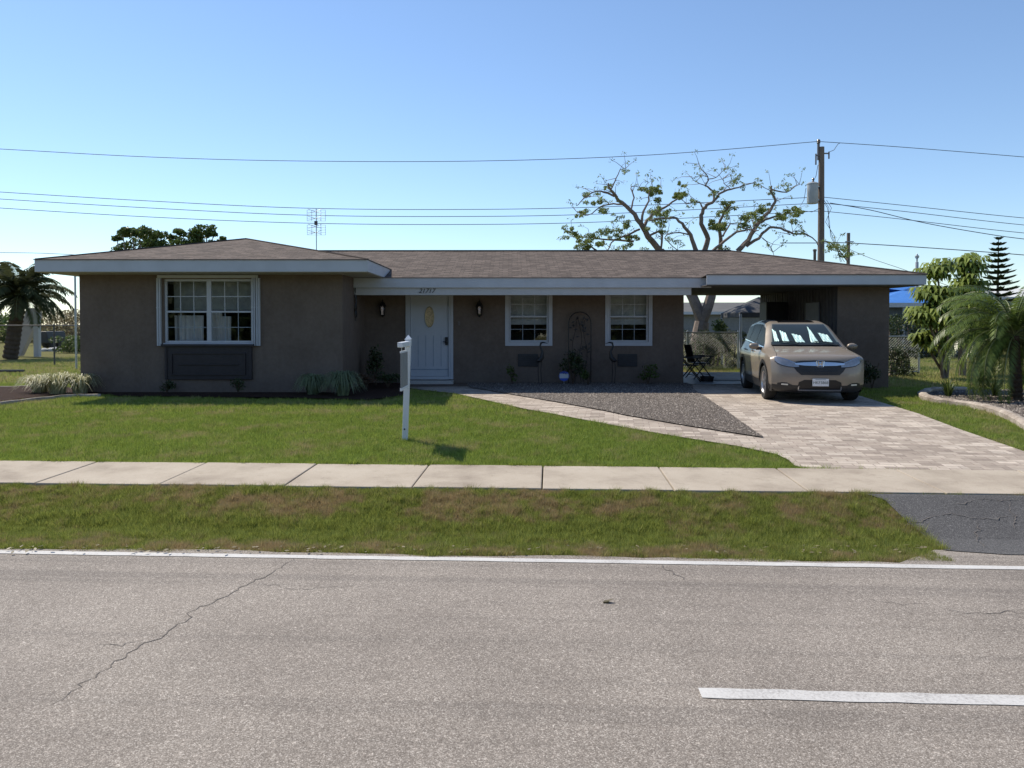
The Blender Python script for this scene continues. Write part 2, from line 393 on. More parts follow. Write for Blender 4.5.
# ------------------------------------------------------------------ ground sheets
qs = sorted(set([-60, -20, 0, 3, 6.22, 6.35, 6.5, 6.7, 6.9, 7.15, 7.4, 7.6, 7.75, 7.84, 9.07, 9.2, 10, 11, 12, 13.5, 16, 20, 30, 60, 120, 400]))
us = [-400, -100, -40]+list(np.arange(-20, 20.1, 2))+[40, 100, 400]
gm = MB()
gm.grid(lambda u, q: rq(u, q, float(np.interp(q, [a for a, b in ZP], [b for a, b in ZP]))-.03), us, qs)
tag(gm.build('ground', M['soil']), kind='structure')
# sheet that follows the terrain, made from a plan polygon
def drape(name, poly, mat, dz, res=.5, kind='structure', thick=0):
    bm = bmesh.new(); vs = [bm.verts.new((p[0], p[1], 0)) for p in poly]; f = bm.faces.new(vs)
    for (a, b) in ZP[1:-1]:
        geo = bm.verts[:]+bm.edges[:]+bm.faces[:]
        bmesh.ops.bisect_plane(bm, geom=geo, plane_co=rq(0, a), plane_no=Vector((st, ct, 0)), dist=1e-5)
    for v in bm.verts: v.co.z = float(zg(v.co.x, v.co.y))+dz
    bmesh.ops.recalc_face_normals(bm, faces=bm.faces[:])
    if sum(f.normal.z for f in bm.faces) < 0: bmesh.ops.reverse_faces(bm, faces=bm.faces[:])
    if thick:
        r = bmesh.ops.extrude_face_region(bm, geom=bm.faces[:])
        for v in r['geom']:
            if isinstance(v, bmesh.types.BMVert): v.co.z -= thick
        bmesh.ops.recalc_face_normals(bm, faces=bm.faces[:])
    me = bpy.data.meshes.new(name); bm.to_mesh(me); bm.free(); me.materials.append(mat)
    o = bpy.data.objects.new(name, me); COL.objects.link(o); tag(o, kind=kind); return o
# road with a ragged far edge
rp = [rq(-120, -6)]
rp.append(rq(120, -6))
edge = []
for u in np.arange(40, -40.1, -.25):
    q = 6.11+.02*math.sin(u*1.7)+.03*random.uniform(-1, 1)
    if 3.15 < u: q = 6.55          # shoulder in front of the apron
    elif 2.95 < u <= 3.15: q = 6.2+.35*(u-2.95)/.2
    edge.append(rq(u, q))
rp = [rq(-120, -6), rq(120, -6), rq(120, 6.4)]+edge+[rq(-120, 6.2)]
drape('road', [(p.x, p.y) for p in rp], M['road'], .004)
def strip(name, u0, u1, q0, q1, mat, dz, jag=.004):
    m = MB(); uu = list(np.arange(u0, u1, .12))+[u1]
    pa = [rq(u, q0+random.uniform(-jag, jag), -.30+dz) for u in uu]; pb = [rq(u, q1+random.uniform(-jag, jag), -.30+dz) for u in uu]
    m.add(pa+pb, [[i, i+1, i+1+len(uu), i+len(uu)] for i in range(len(uu)-1)])
    return tag(m.build(name, mat), kind='structure')
strip('edge_line', -40, 40, 5.945, 6.03, M['markwhite'], .008)
g = G(700, 694); strip('lane_dash', g.x*ct-g.y*st, 12, 3.82, 3.925, M['markwhite'], .008, .006)
# the groove beside the edge line and the cracks
m = MB()
def crackline(px, w):
    pts = [];
    gp = [G(*p) for p in px]
    for a, b in zip(gp[:-1], gp[1:]):
        k = max(2, int((b-a).length/.035)); sd_ = Vector((-(b-a).y, (b-a).x, 0)).normalized(); f0 = random.uniform(0, 6)
        for i in range(k):
            p = a.lerp(b, i/k)+sd_*(.022*math.sin(f0+i*.55)+.014*math.sin(i*1.7+f0*2))*math.sin(math.pi*i/k); pts.append(Vector((p.x+random.uniform(-.014, .014), p.y+random.uniform(-.014, .014), p.z)))
    pts.append(gp[-1]); n = len(pts)
    for i in range(n-1):
        d = (pts[i+1]-pts[i]).normalized(); s_ = Vector((-d.y, d.x, 0))
        w0 = w*random.uniform(.5, 1.3)*min(1, 4*i/n+.2, 4*(n-i)/n+.2)
        m.quad(pts[i]-s_*w0+Vector((0, 0, .0065)), pts[i+1]-s_*w0+Vector((0, 0, .0065)), pts[i+1]+s_*w0+Vector((0, 0, .0065)), pts[i]+s_*w0+Vector((0, 0, .0065)))
crackline([(297, 556), (282, 568), (250, 584), (222, 598), (192, 612), (191, 620), (170, 632), (120, 660), (85, 682), (50, 706)], .0042)
crackline([(660, 563), (664, 570), (672, 572), (684, 580)], .006)
crackline([(250, 584), (300, 590), (345, 588)], .002)
crackline([(150, 640), (120, 648), (96, 645)], .002)
crackline([(940, 610), (985, 614), (1040, 613)], .003); crackline([(860, 600), (905, 606), (930, 604)], .002)
tag(m.build('road_crack', M['crack']), kind='structure')
# sidewalk slabs
m = MB(); u = -1.02-1.32*14-.39
joints = [-1.44+1.36*i for i in range(-14, 16)]
for a in joints:
    t_ = random.uniform(-.003, .003)
    p = [rq(a+.006, 7.84, -.155+t_), rq(a+1.353, 7.84, -.155+t_), rq(a+1.353, 8.98, -.135+t_), rq(a+.006, 8.98, -.135+t_)]
    m.prism([q_+Vector((0, 0, .03)) for q_ in p], (0, 0, -.14))
o = m.build('sidewalk', M['sidewalk'], bevel=.012); tag(o, kind='structure')
# driveway apron
ap = [G(866, 496), G(885, 507), G(905, 522), G(925, 537), G(945, 551)]
ap = [(p.x, p.y) for p in ap]; e = rq(14, 7.83); e2 = rq(14, 6.38)
apron_poly = [(rq(4.0, 7.83).x if False else ap[0][0], rq(0, 7.83).y-(ap[0][0])*st)]+ap[1:]+[(rq(ap[-1][0]+.1, 6.38).x, rq(ap[-1][0]+.1, 6.38).y), (e2.x, e2.y), (e.x, e.y)]
drape('driveway_apron', apron_poly, M['apron'], .010)
m = MB()
for c in ([(1024, 520), (980, 522), (950, 518), (930, 521), (905, 527)], [(980, 522), (975, 535), (985, 548)], [(1024, 503), (1000, 508), (985, 505), (955, 512)], [(1010, 508), (1015, 530)]):
    crackline(c, .004)
for v in m.v: v.z += .008
tag(m.build('apron_crack', M['crack']), kind='structure')
# paver path and driveway
low = [G(*p) for p in [(400, 388), (430, 391), (456, 394), (528, 410), (609, 425), (668, 435.5), (739, 447), (777, 455), (789, 461), (794, 466)]]
k1 = G(795, 470)
drive_poly = [(p.x, p.y) for p in low]+[(rq(3.1, 9.08).x, rq(3.1, 9.08).y), (rq(9, 9.08).x, rq(9, 9.08).y)]
re_ = [G(1024, 452), G(960, 430), G(895, 407)]
dirv = (re_[0]-re_[2]).normalized(); far = re_[0]+dirv*1.2
drive_poly = [(p.x, p.y) for p in low]+[(rq(3.02, 8.99).x, rq(3.02, 8.99).y), (far.x+.25, rq(0, 8.99).y-(far.x+.25)*st), (re_[0].x, re_[0].y), (re_[1].x, re_[1].y), (re_[2].x, re_[2].y), (7.75, 18.25), (7.75, 19.3), (4.5, 19.3), (4.5, 19.55), (-2.7, 19.55)]
drape('paver_driveway', drive_poly, M['paver'], .012)
up = [G(*p) for p in [(470, 388.5), (486, 391), (556, 403), (623, 416), (686, 427), (763.5, 439), (742, 424), (721, 409), (693, 390)]]
gravel_poly = [(p.x, p.y) for p in up]+[(4.5, 18.9), (4.5, 19.57), (-1.2, 19.57)]
drape('gravel_bed', gravel_poly, M['gravel'], .03)
drape('carport_slab', [(4.45, 19.31), (7.83, 19.31), (7.83, 23.9), (3.5, 23.9), (3.5, 19.62)], M['slab'], .02)
drape('patio_slab', [(-2.72, 19.25), (-1.5, 19.25), (-1.5, 19.58), (-2.72, 19.58)], M['concrete'], .10, thick=.12)
# mulch beds
mul1 = [(p.x, p.y) for p in [G(92, 393.5), G(120, 397), (G(200, 398)), G(300, 399), G(368, 401), G(400, 397), G(412, 390)]]+[(-2.75, 19.0), (-2.75, 19.6), (-3.8, 19.6), (-3.8, 16.95), (-9.9, 16.95)]
drape('entry_mulch', mul1, M['mulch'], .03)
mul2 = [(p.x, p.y) for p in [G(-60, 408), G(0, 403), G(30, 399), G(60, 396.5), G(98, 395), G(96, 391), G(60, 388), G(30, 387), G(0, 388), G(-60, 392)]]
drape('corner_mulch', mul2, M['mulch'], .035)
crv = [G(*p) for p in [(1100, 395), (1000, 391), (931, 392.5), (922, 395), (924, 399), (938, 402), (956, 404), (975, 406.5), (990, 409.5), (1003, 414), (1014, 419), (1026, 426), (1060, 436), (1120, 440)]]
bedpoly = [(p.x, p.y) for p in crv]
drape('side_bed_mulch', bedpoly, M['mulch_grey'], .035)
def kerb(name, pts, w, h, skip=0):
    m = MB(); P = []
    for a, b in zip(pts[:-1], pts[1:]):
        k = max(1, int((b-a).length/.18))
        P += [a.lerp(b, i/k) for i in range(k)]
    P.append(pts[-1]); n = len(P); rings = []
    for i, p in enumerate(P):
        d = P[min(i+1, n-1)]-P[max(0, i-1)]; d.z = 0; d.normalize(); s_ = Vector((-d.y, d.x, 0))
        z = float(zg(p.x, p.y)); hh = h*random.uniform(.85, 1.1)
        rings.append([p-s_*w+Vector((0, 0, z-p.z-.03)), p-s_*w+Vector((0, 0, z-p.z+hh*.7)), p-s_*w*.5+Vector((0, 0, z-p.z+hh)), p+s_*w*.5+Vector((0, 0, z-p.z+hh)), p+s_*w+Vector((0, 0, z-p.z+hh*.7)), p+s_*w+Vector((0, 0, z-p.z-.03))])
    vs = [v for r_ in rings for v in r_]
    m.add(vs, [[i*6+j, i*6+j+1, (i+1)*6+j+1, (i+1)*6+j] for i in range(n-1) for j in range(5)])
    return tag(m.build(name, M['curb'], smooth=True, auto=R(50)), kind='structure')
kerb('bed_kerb', [G(*p) for p in [(965, 391), (940, 391.5), (928, 393), (922, 396), (926, 400), (940, 403), (957, 405), (975, 407.5), (990, 411), (1003, 415.5), (1014, 420.5), (1028, 429), (1060, 440)]], .09, .11)
kerb('lawn_kerb', [G(*p) for p in [(-60, 410), (0, 404.5), (30, 401), (60, 398), (78, 396.8), (101, 396.3)]], .03, .06)
kerb('back_kerb', [G(*p) for p in [(-20, 388.5), (10, 388), (28, 387)]], .03, .05)

# ------------------------------------------------------------------ grass blades (numpy)
house_poly = [(-9.7, 16.95), (-3.8, 16.95), (-3.8, 19.6), (4.5, 19.6), (9.1, 18.3), (9.1, 24), (-9.7, 24)]
_lat = rng.uniform(0, 1, (64, 64))
def vnoise(x, y, f):
    x = x*f+100; y = y*f+100; i = np.floor(x).astype(int); j = np.floor(y).astype(int); a = x-i; b = y-j; a = a*a*(3-2*a); b = b*b*(3-2*b)
    g_ = lambda p, q_: _lat[p % 64, q_ % 64]
    return (g_(i, j)*(1-a)+g_(i+1, j)*a)*(1-b)+(g_(i, j+1)*(1-a)+g_(i+1, j+1)*a)*b
def blades(name, n, box, test, hmin, hmax, w, mat, dryfn, lean=.5):
    u = rng.uniform(box[0], box[1], n); q = rng.uniform(box[2], box[3], n)
    x = u*ct+q*st; y = -u*st+q*ct
    k = test(x, y, q); x, y, q = x[k], y[k], q[k]; n = len(x)
    z = zg(x, y)-.03
    h = rng.uniform(hmin, hmax, n)*(.35+.55*vnoise(x, y, 3)+1.5*vnoise(x, y, 15)**3)
    if callable(w): w = w(y)
    a = rng.uniform(0, 2*np.pi, n); la = rng.uniform(0, 2*np.pi, n); ll = h*rng.uniform(0, lean, n)*1.6
    bx = np.cos(a)*w/2; by = np.sin(a)*w/2
    V = np.zeros((n, 3, 3)); V[:, 0] = np.stack([x-bx, y-by, z], 1); V[:, 1] = np.stack([x+bx, y+by, z], 1)
    V[:, 2] = np.stack([x+np.cos(la)*ll, y+np.sin(la)*ll, z+.03+h], 1)
    o = rawobj(name, V.reshape(-1, 3), np.arange(n*3).reshape(n, 3), mat, attrs={'rnd': rng.uniform(0, 1, n), 'dry': dryfn(x, y, q)})
    o.data.update(); return o
hard = [drive_poly, gravel_poly, mul1, mul2, bedpoly, house_poly]
def lawn_ok(x, y, q):
    k = q > 8.995
    for p in hard: k &= ~inpoly(x, y, p)
    k &= np.abs(x) < y*.75+1.0
    return k
o = blades('lawn_grass', 800000, (-11, 11, 8.99, 13.2), lawn_ok, .018, .05, .0075, M['lawn'], lambda x, y, q: rng.uniform(-.12, .08, len(x))+.16*(vnoise(x, y, 8)-.5), .9)
tag(o, kind='stuff', label='short green lawn grass between the house and the sidewalk', cat='grass')
o = blades('far_lawn_grass', 420000, (-15, 15, 13.2, 19), lawn_ok, .02, .05, .011, M['lawn'], lambda x, y, q: rng.uniform(-.12, .12, len(x)), .9)
tag(o, kind='stuff', label='lawn grass close to the house walls and side yards', cat='grass')
def back_ok(x, y, q):
    k = lawn_ok(x, y, q); k &= ((x < -9.7) | ((x > 9) & (x < y*.70)) | (y > 24))
    return k
o = blades('back_yard_grass', 260000, (-22, 22, 19, 34), back_ok, .03, .07, .02, M['lawn'], lambda x, y, q: rng.uniform(.0, .22, len(x)), .9)
tag(o, kind='stuff', label='dry yellow-green grass of the yards beside and behind the house', cat='grass')
apx = [(x+.04, y) for x, y in apron_poly]
def verge_ok(x, y, q):
    e_ = 6.11+.03*np.sin(x*2.3)+.03*np.sin(x*7.1)*np.sin(x*1.9)
    k = (q > e_) & (q < 7.835+.02*np.sin(x*9)) & ~inpoly(x, y, apx) & (x < 6)
    k &= ~((q < 6.56) & (x > 3.5)) & (np.abs(x) < y*.75+.6)
    # the verge tapers towards the shoulder of the apron
    return k
def vdry(x, y, q):
    d = rng.uniform(-.10, .10, len(x))+.26*(vnoise(x, y, 6)-.5)+.22*(vnoise(x, y, 17)-.5)
    d += .12*np.exp(-((q-7.45)/.25)**2) + .12*np.exp(-((q-6.28)/.13)**2) - .12*np.exp(-((q-6.85)/.2)**2)
    return d
o = blades('verge_grass', 850000, (-7, 7, 6.03, 7.85), verge_ok, .010, .045, .0055, M['verge'], vdry, .9)
tag(o, kind='stuff', label='coarse green and brown verge grass between sidewalk and road', cat='grass')
# taller weeds in the swale
def tuft_ok(x, y, q):
    return verge_ok(x, y, q) & (q > 6.55) & (q < 7.1) & (np.sin(x*1.9+1)+np.sin(x*5.3)*.7+np.sin(q*11) > .1)
o = blades('verge_weeds', 60000, (-7, 7, 6.5, 7.15), tuft_ok, .03, .07, .006, M['verge'], lambda x, y, q: rng.uniform(-.35, -.1, len(x)), .8)
tag(o, kind='stuff', label='taller green weeds along the bottom of the verge swale', cat='grass')
# edge fringe along the sidewalk
def fr_ok(x, y, q):
    k = (q > 8.98) & (q < 9.04+.02*np.sin(x*5)) & (np.abs(x) < y*.75+.6)
    for p in hard: k &= ~inpoly(x, y, p)
    return k
o = blades('lawn_edge_grass', 90000, (-8, 8, 8.97, 9.07), fr_ok, .03, .075, .008, M['lawn'], lambda x, y, q: rng.uniform(-.2, .0, len(x)), .9)
tag(o, kind='stuff', label='long ragged grass overhanging the back edge of the sidewalk', cat='grass')
# gravel stones
def stones(name, n, poly, mat, smin, smax, label, dz=.03):
    P = np.array(poly); x = rng.uniform(P[:, 0].min(), P[:, 0].max(), n); y = rng.uniform(P[:, 1].min(), P[:, 1].max(), n)
    k = inpoly(x, y, poly); x, y = x[k], y[k]; n = len(x); z = zg(x, y)+dz
    s_ = rng.uniform(smin, smax, n)
    base = np.array([(1, 0, 0), (0, 1, 0), (-1, 0, 0), (0, -1, 0), (0, 0, 1)], float)
    V = base[None]*s_[:, None, None]*rng.uniform(.6, 1.2, (n, 5, 3)); a = rng.uniform(0, 6.28, n)
    c, s2 = np.cos(a)[:, None], np.sin(a)[:, None]
    X = V[:, :, 0]*c-V[:, :, 1]*s2; Y = V[:, :, 0]*s2+V[:, :, 1]*c
    V = np.stack([X+x[:, None], Y+y[:, None], V[:, :, 2]*.8+z[:, None]], 2)
    f = np.array([(0, 1, 4), (1, 2, 4), (2, 3, 4), (3, 0, 4)]); Fc = (f[None]+np.arange(n)[:, None, None]*5).reshape(-1, 3)
    o = rawobj(name, V.reshape(-1, 3), Fc, mat, attrs={'rnd': np.repeat(rng.uniform(0, 1, n), 4)})
    return tag(o, label, 'gravel', kind='stuff')
stones('gravel_stones', 60000, gravel_poly, M['stone'], .008, .021, 'grey-brown gravel stones filling the bed beside the paver path')
stones('mulch_chips', 16000, bedpoly, M['stone'], .015, .035, 'mixed stones and chips in the kerbed bed under the palm', .035)
lv = MB()
def scatter_leaf(name, boxpx, n, mat, label):
    vs = []; 
    for _ in range(n):
        p = G(random.uniform(boxpx[0], boxpx[2]), random.uniform(boxpx[1], boxpx[3])); vs.append(p)
    V = []; 
    for p in vs:
        a = random.uniform(0, 6.28); s_ = random.uniform(.012, .03)
        d = Vector((math.cos(a), math.sin(a), random.uniform(-.2, .3)))*s_; w = Vector((-d.y, d.x, .004))*.5
        b = p+Vector((0, 0, .028)); V += [b-d, b+w, b+d, b-w]
    o = rawobj(name, np.array([tuple(v) for v in V]), np.arange(len(V)).reshape(-1, 4), mat, attrs={'rnd': rng.uniform(0, 1, len(vs))})
    return tag(o, label, 'fallen leaves', kind='stuff')
scatter_leaf('verge_litter', (0, 548, 930, 556), 160, M['dry'], 'dry leaf litter lying along the road edge of the verge')
m = MB(); p = G(608, 603)
m.add([p+Vector((-.03, -.012, .012)), p+Vector((.005, -.02, .02)), p+Vector((.04, .004, .03)), p+Vector((0, .02, .014))], [[0, 1, 2, 3]])
m.prism([p+Vector((-.035, -.015, .006)), p+Vector((0, -.022, .006)), p+Vector((.01, .015, .006)), p+Vector((-.02, .015, .006))], (0, 0, .008))
tag(m.build('dry_leaf', M['dry']), 'single curled dry leaf lying on the asphalt of the road', 'leaf')

# ------------------------------------------------------------------ HOUSE
ME, MW = 18.2, 19.6          # main eave, main wall
WE, WW = 16.2, 17.0          # wing eave, wing wall
CE, CW = 17.6, 18.3          # carport eave, store wall
XL = at(80, 330, WW).x; XR = at(342.5, 330, WW).x
house = empty('house', (0, 20, 0), 'low single-storey taupe stucco house with brown shingle hip roof, white fascia and open carport', 'house')
def wall_open(mb, x0, x1, z0, z1, y, th, ops):
    xs = sorted({x0, x1, *[o[0] for o in ops], *[o[1] for o in ops]}); zs = sorted({z0, z1, *[o[2] for o in ops], *[o[3] for o in ops]})
    for a, b in zip(xs[:-1], xs[1:]):
        for c, d in zip(zs[:-1], zs[1:]):
            mx, mz = (a+b)/2, (c+d)/2
            if any(o[0] < mx < o[1] and o[2] < mz < o[3] for o in ops): continue
            mb.quad((a, y, c), (b, y, c), (b, y, d), (a, y, d))
    for (a, b, c, d) in ops:
        mb.quad((a, y, c), (a, y+th, c), (a, y+th, d), (a, y, d)); mb.quad((b, y, c), (b, y+th, c), (b, y+th, d), (b, y, d))
        mb.quad((a, y, c), (b, y, c), (b, y+th, c), (a, y+th, c)); mb.quad((a, y, d), (b, y, d), (b, y+th, d), (a, y+th, d))
def pr(x0, y0, x1, y1, Y):  # pixel rect -> (x0,x1,z0,z1) at depth Y
    a = at(x0, y1, Y); b = at(x1, y0, Y); return (a.x, b.x, a.z, b.z)
w1 = pr(164.5, 279, 252.5, 343, WW); w2 = pr(509, 290, 548.5, 342, MW); w3 = pr(609, 290, 648.5, 342, MW); dr = pr(407, 290, 452, 379, MW)
w2 = (w2[0], w2[1], w2[2], 2.42); w3 = (w3[0], w3[1], w3[2], 2.42); dr = (dr[0], dr[1], .12, 2.36)
ZW = 2.62
m = MB()
wall_open(m, XL, XR, -.1, ZW+.04, WW, .12, [w1])
m.quad((XL, WW, -.1), (XL, 24, -.1), (XL, 24, ZW+.04), (XL, WW, ZW+.04))
m.quad((XR, WW, -.1), (XR, MW, -.1), (XR, MW, ZW+.04), (XR, WW, ZW+.04))
XM = at(683.5, 350, MW).x
wall_open(m, XR, XM, -.1, 2.5, MW, .12, [w2, w3, dr])
m.quad((XM, MW, -.1), (XM, 24, -.1), (XM, 24, 2.5), (XM, MW, 2.5))
m.quad((XL, 24, -.1), (XM, 24, -.1), (XM, 24, 2.6), (XL, 24, 2.6))
# partition behind the rooms
m.quad((XL+.1, 21.2, 0), (XM-.1, 21.2, 0), (XM-.1, 21.2, 2.5), (XL+.1, 21.2, 2.5))
m.quad((XL+.1, WW+.2, .02), (XM-.1, WW+.2+2.6, .02), (XM-.1, 21.2, .02), (XL+.1, 21.2, .02))
m.build('wall', M['stucco'], house)
# store room beside the carport
SX0 = at(837, 350, CW).x; SX1 = at(888.8, 350, CW).x
m = MB(); m.quad((SX0, CW, -.1), (SX1, CW, -.1), (SX1, CW, 2.5), (SX0, CW, 2.5)); m.quad((SX1, CW, -.1), (SX1, 24, -.1), (SX1, 24, 2.5), (SX1, CW, 2.5))
m.quad((SX0, 24, -.1), (SX1, 24, -.1), (SX1, 24, 2.5), (SX0, 24, 2.5))
tag(m.build('storeroom_wall', M['stucco'], house), 'taupe stucco wall of the storeroom right of the car')
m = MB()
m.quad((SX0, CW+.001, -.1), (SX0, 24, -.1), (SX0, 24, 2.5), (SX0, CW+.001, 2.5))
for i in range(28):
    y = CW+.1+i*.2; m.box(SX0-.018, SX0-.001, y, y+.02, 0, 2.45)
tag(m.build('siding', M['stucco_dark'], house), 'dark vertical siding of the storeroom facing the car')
m = MB(); m.box(SX0-.05, SX0-.02, 19.3, 20.15, .06, 2.1); d_ = m.build('door', plain('grey_door_paint', (.16, .16, .18), .6), house); d_['label'] = 'plain grey storeroom door inside the carport'
m = MB(); m.tube([(SX0-.06, 19.4, 1.0), (SX0-.12, 19.4, 1.0)], .025); m.build('handle', M['galv'], d_)
# roofs
RZ, RY = 3.66, 22.2
def slabroof(mb, top, th=.03):
    pass
m = MB()
a0 = (-3.6, ME, 2.66); a1 = (4.62, ME, 2.66)
RX0, RX1 = -7.2, at(731, 251, RY).x
CX1 = at(927, 279, CE).x; CX0 = at(707.5, 279, CE).x
zc = 2.70
BY = 26.0
# main front plane, carport front plane, hip end, back plane, undersides closed by the ceiling
m.quad((-6.5, ME, 2.66), (CX0, ME, 2.66), (CX0, RY, RZ), (RX0, RY, RZ))
m.quad((CX0, ME, 2.655), (CX0+.32, ME, 2.655), (CX0+.32, ME+.4, 2.75), (CX0, ME+.4, 2.75))
m.quad((CX0, CE, zc), (CX1, CE, zc), (CX0, ME, 2.662))
m.quad((CX0, ME, 2.66), (CX1, CE, zc), (RX1, RY, RZ))
m.quad((CX0, ME, 2.66), (RX1, RY, RZ), (CX0, RY, RZ))
m.quad((CX1, CE, zc), (CX1, BY-.8, zc), (RX1, RY, RZ+.004))
m.quad((CX1, BY-.8, zc), (-10.3, BY, 2.7), (RX0, RY, RZ), (RX1, RY, RZ+.004))

roof = m.build('roof', M['shingle'], house, uv=True, fix=False); roof['label'] = 'brown shingle roof over the entry and carport'
# ridge cap
m = MB(); m.tube([(RX0+1.4, RY, RZ+.01), (RX1, RY, RZ+.015)], .03, 6); m.tube([(RX1, RY, RZ+.012), (CX1, CE, zc+.01)], .022, 6)
m.build('ridge_cap', plain('dark_ridge_shingle', (.05, .042, .04), .9), roof)
# wing roof
WX0 = at(35, 265, WE).x; WX1 = at(368, 265, WE).x; wz = 2.93
PX, PY, PZ = at(246, 239, 19.7).x, 19.7, at(246, 239, 19.7).z
m = MB()
m.quad((WX0, WE, wz), (WX1, WE, wz), (PX, PY, PZ))
m.quad((WX1, WE, wz), (WX1, 19.5, wz), (WX1-.8, 21.5, wz+.22), (PX, 23.0, PZ), (PX, PY, PZ))
m.quad((WX0, WE, wz), (PX, PY, PZ), (PX, 23.0, PZ), (WX0, BY-.2, wz))
m.quad((PX, 23.0, PZ), (WX1-.8, 21.5, wz+.22), (WX1-2, BY-.2, wz), (WX0, BY-.2, wz))
wr = m.build('roof', M['shingle'], house, uv=True, fix=False); wr['label'] = 'brown shingle hip roof over the front wing'
m = MB(); m.tube([(WX0, WE, wz+.004), (PX, PY, PZ+.008)], .022, 6); m.tube([(WX1, WE, wz+.004), (PX, PY, PZ+.008)], .022, 6)
m.build('ridge_cap', M['shingle'], wr)
# fascias
fb = M['fascia']
m = MB(); m.box(WX0+.02, WX1-.02, WE-.02, WE+.01, wz-.262, wz-.012); m.box(WX0-.0, WX0+.03, WE-.018, BY-.3, wz-.262, wz-.012)
m.prism([(WX1-.03, WE-.018, wz-.262), (WX1-.03, WE-.018, wz-.012), (WX1-.03, 19.35, wz-.012), (WX1-.03, 18.25, wz-.262)], (.03, 0, 0))
f1 = m.build('fascia', fb, house, bevel=.004); f1['label'] = 'white fascia around the front wing'
m = MB(); m.box(WX0-.01, WX1+.01, WE-.045, WE+.02, wz-.012, wz+.004); m.box(WX1-.02, WX1+.02, WE-.04, 19.4, wz-.012, wz+.004); m.build('drip_edge', plain('brown_drip_edge', (.10, .08, .07), .6), f1)
MXL = WX1-.25; MXR = CX0-.03
m = MB(); m.box(XR+.005, CX0+.24, ME-.02, ME+.01, 2.42, 2.65); f2 = m.build('fascia', fb, house, bevel=.004); f2['label'] = 'white fascia over the entry porch'
m = MB(); m.box(XR+.005, CX0+.24, ME-.04, ME+.02, 2.65, 2.663); m.build('drip_edge', _pm['brown_drip_edge'], f2)
m = MB(); m.box(CX0-.02, CX1-.02, CE-.02, CE+.01, zc-.236, zc-.012); m.box(CX1-.05, CX1-.02, CE+.011, BY-.8, zc-.236, zc-.012); m.prism([(CX0+.0, CE+.011, zc-.236), (CX0+.27, ME-.02, zc-.236), (CX0+.27, ME-.02, zc-.03), (CX0+.0, CE+.011, zc-.03)], (.03, 0, 0))
f3 = m.build('fascia', fb, house, bevel=.004); f3['label'] = 'white fascia along the carport'
m = MB(); m.box(CX0-.03, CX1+.01, CE-.045, CE+.02, zc-.012, zc+.004); m.build('drip_edge', _pm['brown_drip_edge'], f3)
# porch beam (lies between fascia and wall)
b0 = at(690.5, 290, ME+.12).x
m = MB(); m.box(XR+.006, b0, ME+.03, ME+.16, 2.245, 2.445); beam = m.build('porch_beam', plain('beam_paint', (.45, .45, .45), .6, var=.05), house, bevel=.004)
# soffits and ceilings
m = MB(); m.box(WX0+.03, WX1-.04, WE+.012, WW+.02, wz-.272, wz-.255); m.box(WX0+.031, XL, WW+.02, BY-.3, wz-.272, wz-.255); m.box(XR+.001, WX1-.031, WW+.02, ME+.03, wz-.272, wz-.255)
m.box(XR+.01, CX0-.02, ME+.165, MW+.02, 2.446, 2.46)
m.build('soffit', M['soffit'], house)
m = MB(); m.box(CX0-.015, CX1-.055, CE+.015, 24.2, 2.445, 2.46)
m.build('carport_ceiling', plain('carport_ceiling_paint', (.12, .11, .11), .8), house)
# windows
def window(r, Y, name_label, cols, lites_upper=True, curtain=None, sashes=1, fw=.05):
    x0, x1, z0, z1 = r
    o = MB(); fr = fw
    o.box(x0, x1, Y+.03, Y+.09, z0, z0+fr); o.box(x0, x1, Y+.03, Y+.09, z1-fr, z1); o.box(x0, x0+fr, Y+.03, Y+.09, z0+fr, z1-fr); o.box(x1-fr, x1, Y+.03, Y+.09, z0+fr, z1-fr)
    n = sashes; wdt = (x1-x0)/n
    for i in range(1, n): o.box(x0+wdt*i-.05, x0+wdt*i+.05, Y+.028, Y+.088, z0+fr, z1-fr)
    zm = z0+(z1-z0)*.49
    for i in range(n):
        a = x0+wdt*i+(.05 if i else fr); b = x0+wdt*(i+1)-(.05 if i < n-1 else fr)
        o.box(a, b, Y+.032, Y+.075, zm-.022, zm+.022)
    win = o.build('window', M['white'], house, bevel=.003); win['label'] = name_label
    g_ = MB(); g_.quad((x0+.02, Y+.06, z0+.02), (x1-.02, Y+.06, z0+.02), (x1-.02, Y+.06, z1-.02), (x0+.02, Y+.06, z1-.02)); g_.build('pane', M['glass'], win)
    mu = MB()
    for i in range(n):
        a = x0+wdt*i+(.05 if i else fr); b = x0+wdt*(i+1)-(.05 if i < n-1 else fr)
        for k in range(1, cols): x = a+(b-a)*k/cols; mu.box(x-.009, x+.009, Y+.05, Y+.058, zm+.022, z1-fr)
        zz = (zm+z1-fr)/2; mu.box(a, b, Y+.0505, Y+.0575, zz-.009, zz+.009)
        if lites_upper != 'half':
            for k in range(1, cols): x = a+(b-a)*k/cols; mu.box(x-.008, x+.008, Y+.062, Y+.068, z0+fr, zm-.022)
            zz = (zm+z0)/2; mu.box(a, b, Y+.0622, Y+.0678, zz-.008, zz+.008)
    mu.build('muntin', M['white'], win)
    return win
def curtain(win, x0, x1, Y, z0, z1, mat, waves=10, amp=.03, name='curtain'):
    c = MB(); n = 60
    c.grid(lambda u, v: Vector((x0+(x1-x0)*u, Y+amp*math.sin(u*waves*6.28)+.01*math.sin(v*5+u*9), z0+(z1-z0)*v)), [i/n for i in range(n+1)], [i/4 for i in range(5)])
    return c.build(name, mat, win, smooth=True, auto=None)
win1 = window(w1, WW, 'wide double window of the front wing with pale curtains', 3, True, sashes=2)
x0, x1, z0, z1 = w1
